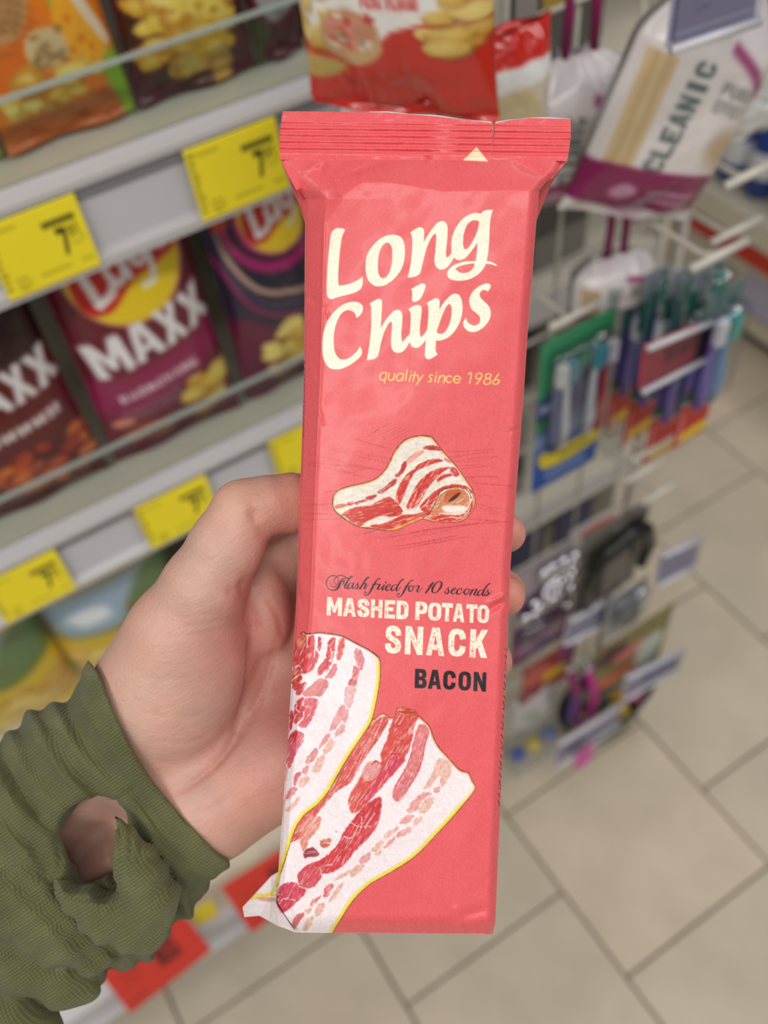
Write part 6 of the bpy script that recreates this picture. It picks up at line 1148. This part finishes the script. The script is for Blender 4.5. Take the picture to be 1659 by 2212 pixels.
def build_hand():
    P, F = surface_nets(hand_sdf, cp(-130, 985, .345) * 1.0 + np.array([0, 0, -.070]), np.array([.056, .158, .366]), .0011)
    P = relax(P, F, 3, .5); N = vnormals(P, F)
    lines = [([(528,1250),(546,1345),(548,1440),(530,1530),(485,1628),(420,1690),(380,1715)], 7, -.0016), ([(528,1250),(546,1345),(548,1440),(530,1530),(485,1628)], 30, -.0012), ([(600,1370),(575,1470),(535,1560),(470,1655)], 6, -.0008),
             ([(488,1276),(512,1276),(530,1250)], 9, -.0008), ([(470,1290),(500,1290),(524,1262)], 14, .0005), ([(538,1082),(554,1125),(576,1165)], 10, -.0006), ([(545,1100),(556,1128)], 16, -.0008),
             ([(518,1268),(535,1310),(545,1350)], 5, -.0008), ([(540,1390),(545,1440),(540,1480)], 4, -.0007), ([(570,1290),(600,1330),(610,1380)], 5, -.0005),
             ([(330,1360),(430,1350),(520,1330)], 3, -.0003), ([(320,1375),(420,1372),(510,1350)], 3, -.00028), ([(340,1345),(400,1335),(470,1325)], 3, -.0002), ([(290,1460),(350,1470),(420,1460)], 3, -.00018), ([(300,1540),(380,1550),(440,1545)], 4, -.00025), ([(320,1600),(400,1605),(450,1590)], 4, -.0003), ([(340,1640),(400,1660),(450,1650)], 4, -.0003),
             ([(400,1760),(450,1750),(500,1720)], 6, -.0004), ([(620,1180),(640,1160),(655,1150)], 5, -.0006)]
    P, u, v = crease_push(P, N, lines); P = relax(P, F, 1, .35)
    u = P[:, 0] / P[:, 2] * F_PX + W_PX / 2; v = P[:, 1] / P[:, 2] * F_PX + H_PX / 2
    base = np.array([203, 160, 144.]); c = np.tile(base, (len(P), 1))
    def tint(cu, cvv, r, col, a):
        w = (a * np.exp(-(((u - cu) ** 2 + (v - cvv) ** 2) / r ** 2)))[:, None]; return c * (1 - w) + np.array(col, float) * w
    for t in ((480,1400,95,(198,132,120),.5), (570,1330,80,(194,126,114),.55), (600,1090,70,(202,140,124),.5), (560,1700,130,(198,134,120),.5), (590,1520,110,(176,108,98),.6), (450,1540,105,(172,132,124),.5), (330,1500,110,(214,174,154),.4), (1110,1155,60,(216,134,120),.7), (1110,1290,60,(216,134,120),.7), (1095,1430,50,(212,134,120),.7), (500,1080,50,(222,166,144),.4)):  # regional skin tones; the greyish one paints shading into the thenar centre
        c = tint(*t)
    n = fnoise(u / 28, v / 28, 401, 4) - .5; n2 = fnoise(u / 90, v / 90, 402, 3) - .5
    c = c * (1 + .07 * n + .08 * n2)[:, None]; c[:, 1:] -= (n2 * 14)[:, None]
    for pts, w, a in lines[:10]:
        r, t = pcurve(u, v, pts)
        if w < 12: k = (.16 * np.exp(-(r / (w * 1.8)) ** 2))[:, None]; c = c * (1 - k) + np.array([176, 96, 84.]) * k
    m = mat('skin', rough=.42, spec=.38, attr='print', sss=.07, bump=.26, bscale=760, bdist=.0004)
    nt = m.node_tree
    vor = nt.nodes.new('ShaderNodeTexVoronoi'); vor.feature = 'DISTANCE_TO_EDGE'; vor.inputs['Scale'].default_value = 620
    tc = [x for x in nt.nodes if x.type == 'TEX_COORD'][0]; nt.links.new(tc.outputs['Object'], vor.inputs['Vector'])
    bp0 = [x for x in nt.nodes if x.type == 'BUMP'][0]; bp = nt.nodes.new('ShaderNodeBump'); bp.inputs['Strength'].default_value = .32; bp.inputs['Distance'].default_value = .0004
    # fine skin lines crossing the ball of the thumb
    ln = nt.nodes.new('ShaderNodeTexNoise'); ln.inputs['Scale'].default_value = 1.; ln.inputs['Detail'].default_value = 3; ln.inputs['Roughness'].default_value = .6
    dirw = Vector((cp(520, 1340, .31) - cp(330, 1370, .31)) @ ROT).normalized(); mp = nt.nodes.new('ShaderNodeMapping'); mp.inputs['Rotation'].default_value = dirw.to_track_quat('X', 'Z').inverted().to_euler(); mp.inputs['Scale'].default_value = (60, 560, 560)
    nt.links.new(tc.outputs['Object'], mp.inputs['Vector']); nt.links.new(mp.outputs[0], ln.inputs['Vector'])
    b2 = nt.nodes.new('ShaderNodeBump'); b2.inputs['Strength'].default_value = .40; b2.inputs['Distance'].default_value = .0006; nt.links.new(ln.outputs['Fac'], b2.inputs['Height']); nt.links.new(bp0.outputs[0], b2.inputs['Normal']); bp0 = b2
    nt.links.new(vor.outputs['Distance'], bp.inputs['Height']); nt.links.new(bp0.outputs[0], bp.inputs['Normal']); nt.links.new(bp.outputs[0], nt.nodes['Principled BSDF'].inputs['Normal'])
    org = px(330, 1650, .33)
    o = obj('person', to_world(P) - org, F, m, smooth=True, color=c / 255., label='person in an olive green knit sleeve holding the coral red snack pack', cat='person'); o.location = tuple(org)
    return o, org
HAND, HAND_O = build_hand()

# ---- olive knit sleeve with a gathered thumb hole
INNER = [(222, 1752), (224, 1800), (240, 1848), (264, 1884), (272, 1918), (258, 1934), (205, 1906), (152, 1900), (126, 1910)]
def sleeve_sdf(X, Y, Z):
    arm = smin(chain(X, Y, Z, S1, .004), chain(X, Y, Z, S2, .004), .012)
    hand = smin(cone(X, Y, Z, (322, 1490, .318, 124), (385, 1370, .309, 108)), ell(X, Y, Z, (405, 1470, .318), (138, 205, 125), .52), .009)
    hand = smin(smin(hand, cone(X, Y, Z, (370, 1650, .330, 112), (610, 1430, .333, 88)), .010), cone(X, Y, Z, (470, 1722, .3255, 116), (612, 1636, .327, 122)), .009)
    skin = smin(arm, hand, .006)
    u = X / Z * F_PX + W_PX / 2; v = Y / Z * F_PX + H_PX / 2
    ax = (u * .826 - v * .563); al = (u * .563 + v * .826)          # along the arm / around the wrist
    wav = .0013 * np.sin(ax / 9.5 + 1.6 * np.sin(al / 70)) * np.clip((-640 - ax) / 60, 0, 1) + .0014 * np.sin(ax / 24 + al / 130) + .0005 * np.sin(ax / 5.2 + np.sin(al / 44)) * np.clip((al - 1560) / 120, 0, 1)
    loose = np.clip(-(((u - 219) * .826 - (v - 1462) * .563)) / 150, 0, 1)
    tube = skin - .0020 - .0030 * loose - wav * (.35 + .65 * loose)
    edge = (u - 219) * .826 - (v - 1462) * .563 + 34 * np.sin(np.clip((v - 1462) / 400, 0, 1) * np.pi)
    cut = edge / F_PX * Z
    tube = -smin(-tube, -(cut + .0006), .002)
    tube = smin(tube, np.maximum(skin - .0030, np.abs(cut + .0026) - .0020), .0015)
    hole = ell(X, Y, Z, (180, 1838, .300), (82, 104, 330), .35)
    tube = -smin(-tube, hole, .0025)
    tube = np.maximum(tube, -ell(X, Y, Z, (178, 1842, .3275), (115, 140, 98), .4))
    gap = chain(X, Y, Z, [(246, 1768, .3045, 9), (300, 1832, .3030, 17), (345, 1888, .3030, 20), (392, 1945, .3050, 22)], .002)
    fat = lambda pts, k=.0025: chain(X, Y, Z, pts, k)
    fold = fat([(78, 1778, .3125, 16), (104, 1826, .3120, 26), (128, 1872, .3110, 22), (142, 1902, .3090, 12)])
    fold = fold - .0005 * np.sin(np.hypot(u - 60, v - 1860) / 4.)
    pouch = fat([(229, 1754, .3030, 11), (258, 1815, .2995, 35), (300, 1880, .2985, 50), (326, 1945, .3000, 60), (302, 2000, .3010, 56), (228, 1974, .3000, 54), (166, 1938, .3010, 34), (126, 1911, .3030, 14)])
    rim, _ = pcurve(u, v, INNER) if False else (np.hypot(np.maximum(np.abs(u - 195) - 30, 0), np.maximum(np.abs(v - 1845) - 40, 0)), 0)
    pouch = pouch - .00065 * np.sin(rim / 3.3) * np.clip((92 - rim) / 30, 0, 1) - .0007 * np.sin((u * .75 + v * .66) / 8. + 2) * np.clip((rim - 80) / 30, 0, 1)
    under = fat([(330, 1790, .3150, 62), (392, 1838, .3150, 50), (448, 1858, .3160, 36)], .006) - .0009 * np.sin(ax / 8.)
    f1 = fat([(-80, 1800, .3200, 100), (50, 1915, .3170, 100), (140, 1995, .3140, 76), (206, 2058, .3140, 44)], .006) - .0008 * np.sin((u * .35 + v * .93) / 9. + u / 60) - .0006 * np.sin((u - v) / 14.)
    f2 = fat([(-80, 1985, .3230, 76), (60, 2070, .3180, 64), (138, 2122, .3170, 44), (186, 2130, .3180, 32)], .006) - .0006 * np.sin((u * .3 + v) / 10.)
    f3 = fat([(-120, 2110, .3270, 100), (30, 2200, .3230, 78), (86, 2240, .3230, 52)], .006)
    d = tube
    d = smin(d, under, .004); d = -smin(-d, gap, .003)
    for q, k in ((fold, .0012), (f1, .0018), (f2, .0012), (f3, .0012), (pouch, .0010)): d = smin(d, q, k)
    keep = ell(X, Y, Z, (196, 1836, .302), (54, 92, 320), .52)
    keep = np.minimum(keep, ell(X, Y, Z, (226, 1890, .302), (34, 44, 320), -.5))
    d = np.maximum(d, -np.where(Z < .336, keep, 1.))
    inner = smin(chain(X, Y, Z, W1, .004), chain(X, Y, Z, W2, .004), .012)
    return np.maximum(np.maximum(d, -(hand + .0025)), -(inner - .0008))
def largest_piece(P, F):
    lab = np.arange(len(P))
    e = np.vstack([F[:, [0, 1]], F[:, [1, 2]], F[:, [2, 3]], F[:, [3, 0]]])
    while True:
        new = lab.copy(); np.minimum.at(new, e[:, 0], lab[e[:, 1]]); np.minimum.at(new, e[:, 1], lab[e[:, 0]]); new = new[new]
        if (new == lab).all(): break
        lab = new
    r, c = np.unique(lab, return_counts=True); k = lab == r[c.argmax()]; idx = np.cumsum(k) - 1
    return P[k], idx[F[k[F[:, 0]]]]
def build_sleeve():
    lo = cp(-130, 1400, .36); P, F = surface_nets(sleeve_sdf, np.array([lo[0], .040, .272]), np.array([-.045, .196, .372]), .00095)
    P = relax(P, F, 2, .4); N = vnormals(P, F)
    keepf = largest_piece(P, F); P, F = keepf; N = vnormals(P, F)
    lines = [([(30,1560),(90,1640),(150,1710),(215,1748)], 9, -.0010), ([(80,1540),(150,1630),(225,1745)], 8, -.0010), ([(150,1500),(220,1610),(300,1720),(400,1850)], 7, -.0006), ([(232,1745),(262,1722),(292,1700)], 4, -.0009), ([(0,1640),(60,1720),(90,1770)], 9, -.0010)]
    P, u, v = crease_push(P, N, lines)
    n = fnoise(u / 60, v / 60, 501, 3) - .5; c = np.array([106, 107, 71.])[None] * (1 + .22 * n)[:, None]
    wear = np.clip(fnoise(u / 26, v / 26, 503, 3) * 2.2 - 1.25, 0, 1)[:, None] * .4; c = c * (1 - wear) + np.array([136, 132, 88.]) * wear
    m = mat('olive_knit', rough=.9, spec=.2, attr='print'); nt = m.node_tree; b = nt.nodes['Principled BSDF']
    b.inputs['Sheen Weight'].default_value = .12; b.inputs['Sheen Roughness'].default_value = .5
    tc = [x for x in nt.nodes if x.type == 'TEX_COORD'][0]
    def wave(scale, direction, dist):
        mp = nt.nodes.new('ShaderNodeMapping'); mp.inputs['Rotation'].default_value = direction; nt.links.new(tc.outputs['Object'], mp.inputs['Vector'])
        w = nt.nodes.new('ShaderNodeTexWave'); w.inputs['Scale'].default_value = scale; w.inputs['Distortion'].default_value = dist; w.inputs['Detail'].default_value = 2; w.inputs['Detail Scale'].default_value = 2.
        nt.links.new(mp.outputs[0], w.inputs['Vector']); return w
    # ribs run along the arm: bands follow the direction around the wrist
    ar = (cp(500, 1860, .32) - cp(220, 1452, .32)) @ ROT; ar = Vector(ar).normalized(); e1 = ar.to_track_quat('X', 'Z').inverted().to_euler()
    fx = (cp(300, 1568, .32) - cp(-260, 2010, .345)) @ ROT; e2 = Vector(fx).normalized().to_track_quat('X', 'Z').inverted().to_euler()
    w1 = wave(300, e1, 1.6); w2 = wave(330, e2, .8)
    mx = nt.nodes.new('ShaderNodeMath'); mx.operation = 'MULTIPLY_ADD'; mx.inputs[1].default_value = .45
    nt.links.new(w2.outputs['Fac'], mx.inputs[0]); nt.links.new(w1.outputs['Fac'], mx.inputs[2])
    bp = nt.nodes.new('ShaderNodeBump'); bp.inputs['Strength'].default_value = .75; bp.inputs['Distance'].default_value = .0005
    nt.links.new(mx.outputs[0], bp.inputs['Height']); nt.links.new(bp.outputs[0], b.inputs['Normal'])
    at = [x for x in nt.nodes if x.type == 'ATTRIBUTE'][0]
    mr = nt.nodes.new('ShaderNodeMapRange'); mr.inputs['To Min'].default_value = .72; mr.inputs['To Max'].default_value = 1.12; mr.inputs['From Max'].default_value = 1.45; nt.links.new(mx.outputs[0], mr.inputs['Value'])
    mm = nt.nodes.new('ShaderNodeMix'); mm.data_type = 'RGBA'; mm.blend_type = 'MULTIPLY'; mm.inputs[0].default_value = 1; nt.links.new(at.outputs['Color'], mm.inputs[6]); nt.links.new(mr.outputs[0], mm.inputs[7]); nt.links.new(mm.outputs[2], b.inputs['Base Color'])
    o = obj('sleeve', to_world(P) - HAND_O, F, m, HAND, smooth=True, color=c / 255.); o['label'] = 'olive green knit cuff with a gathered hole'
    return o
build_sleeve()
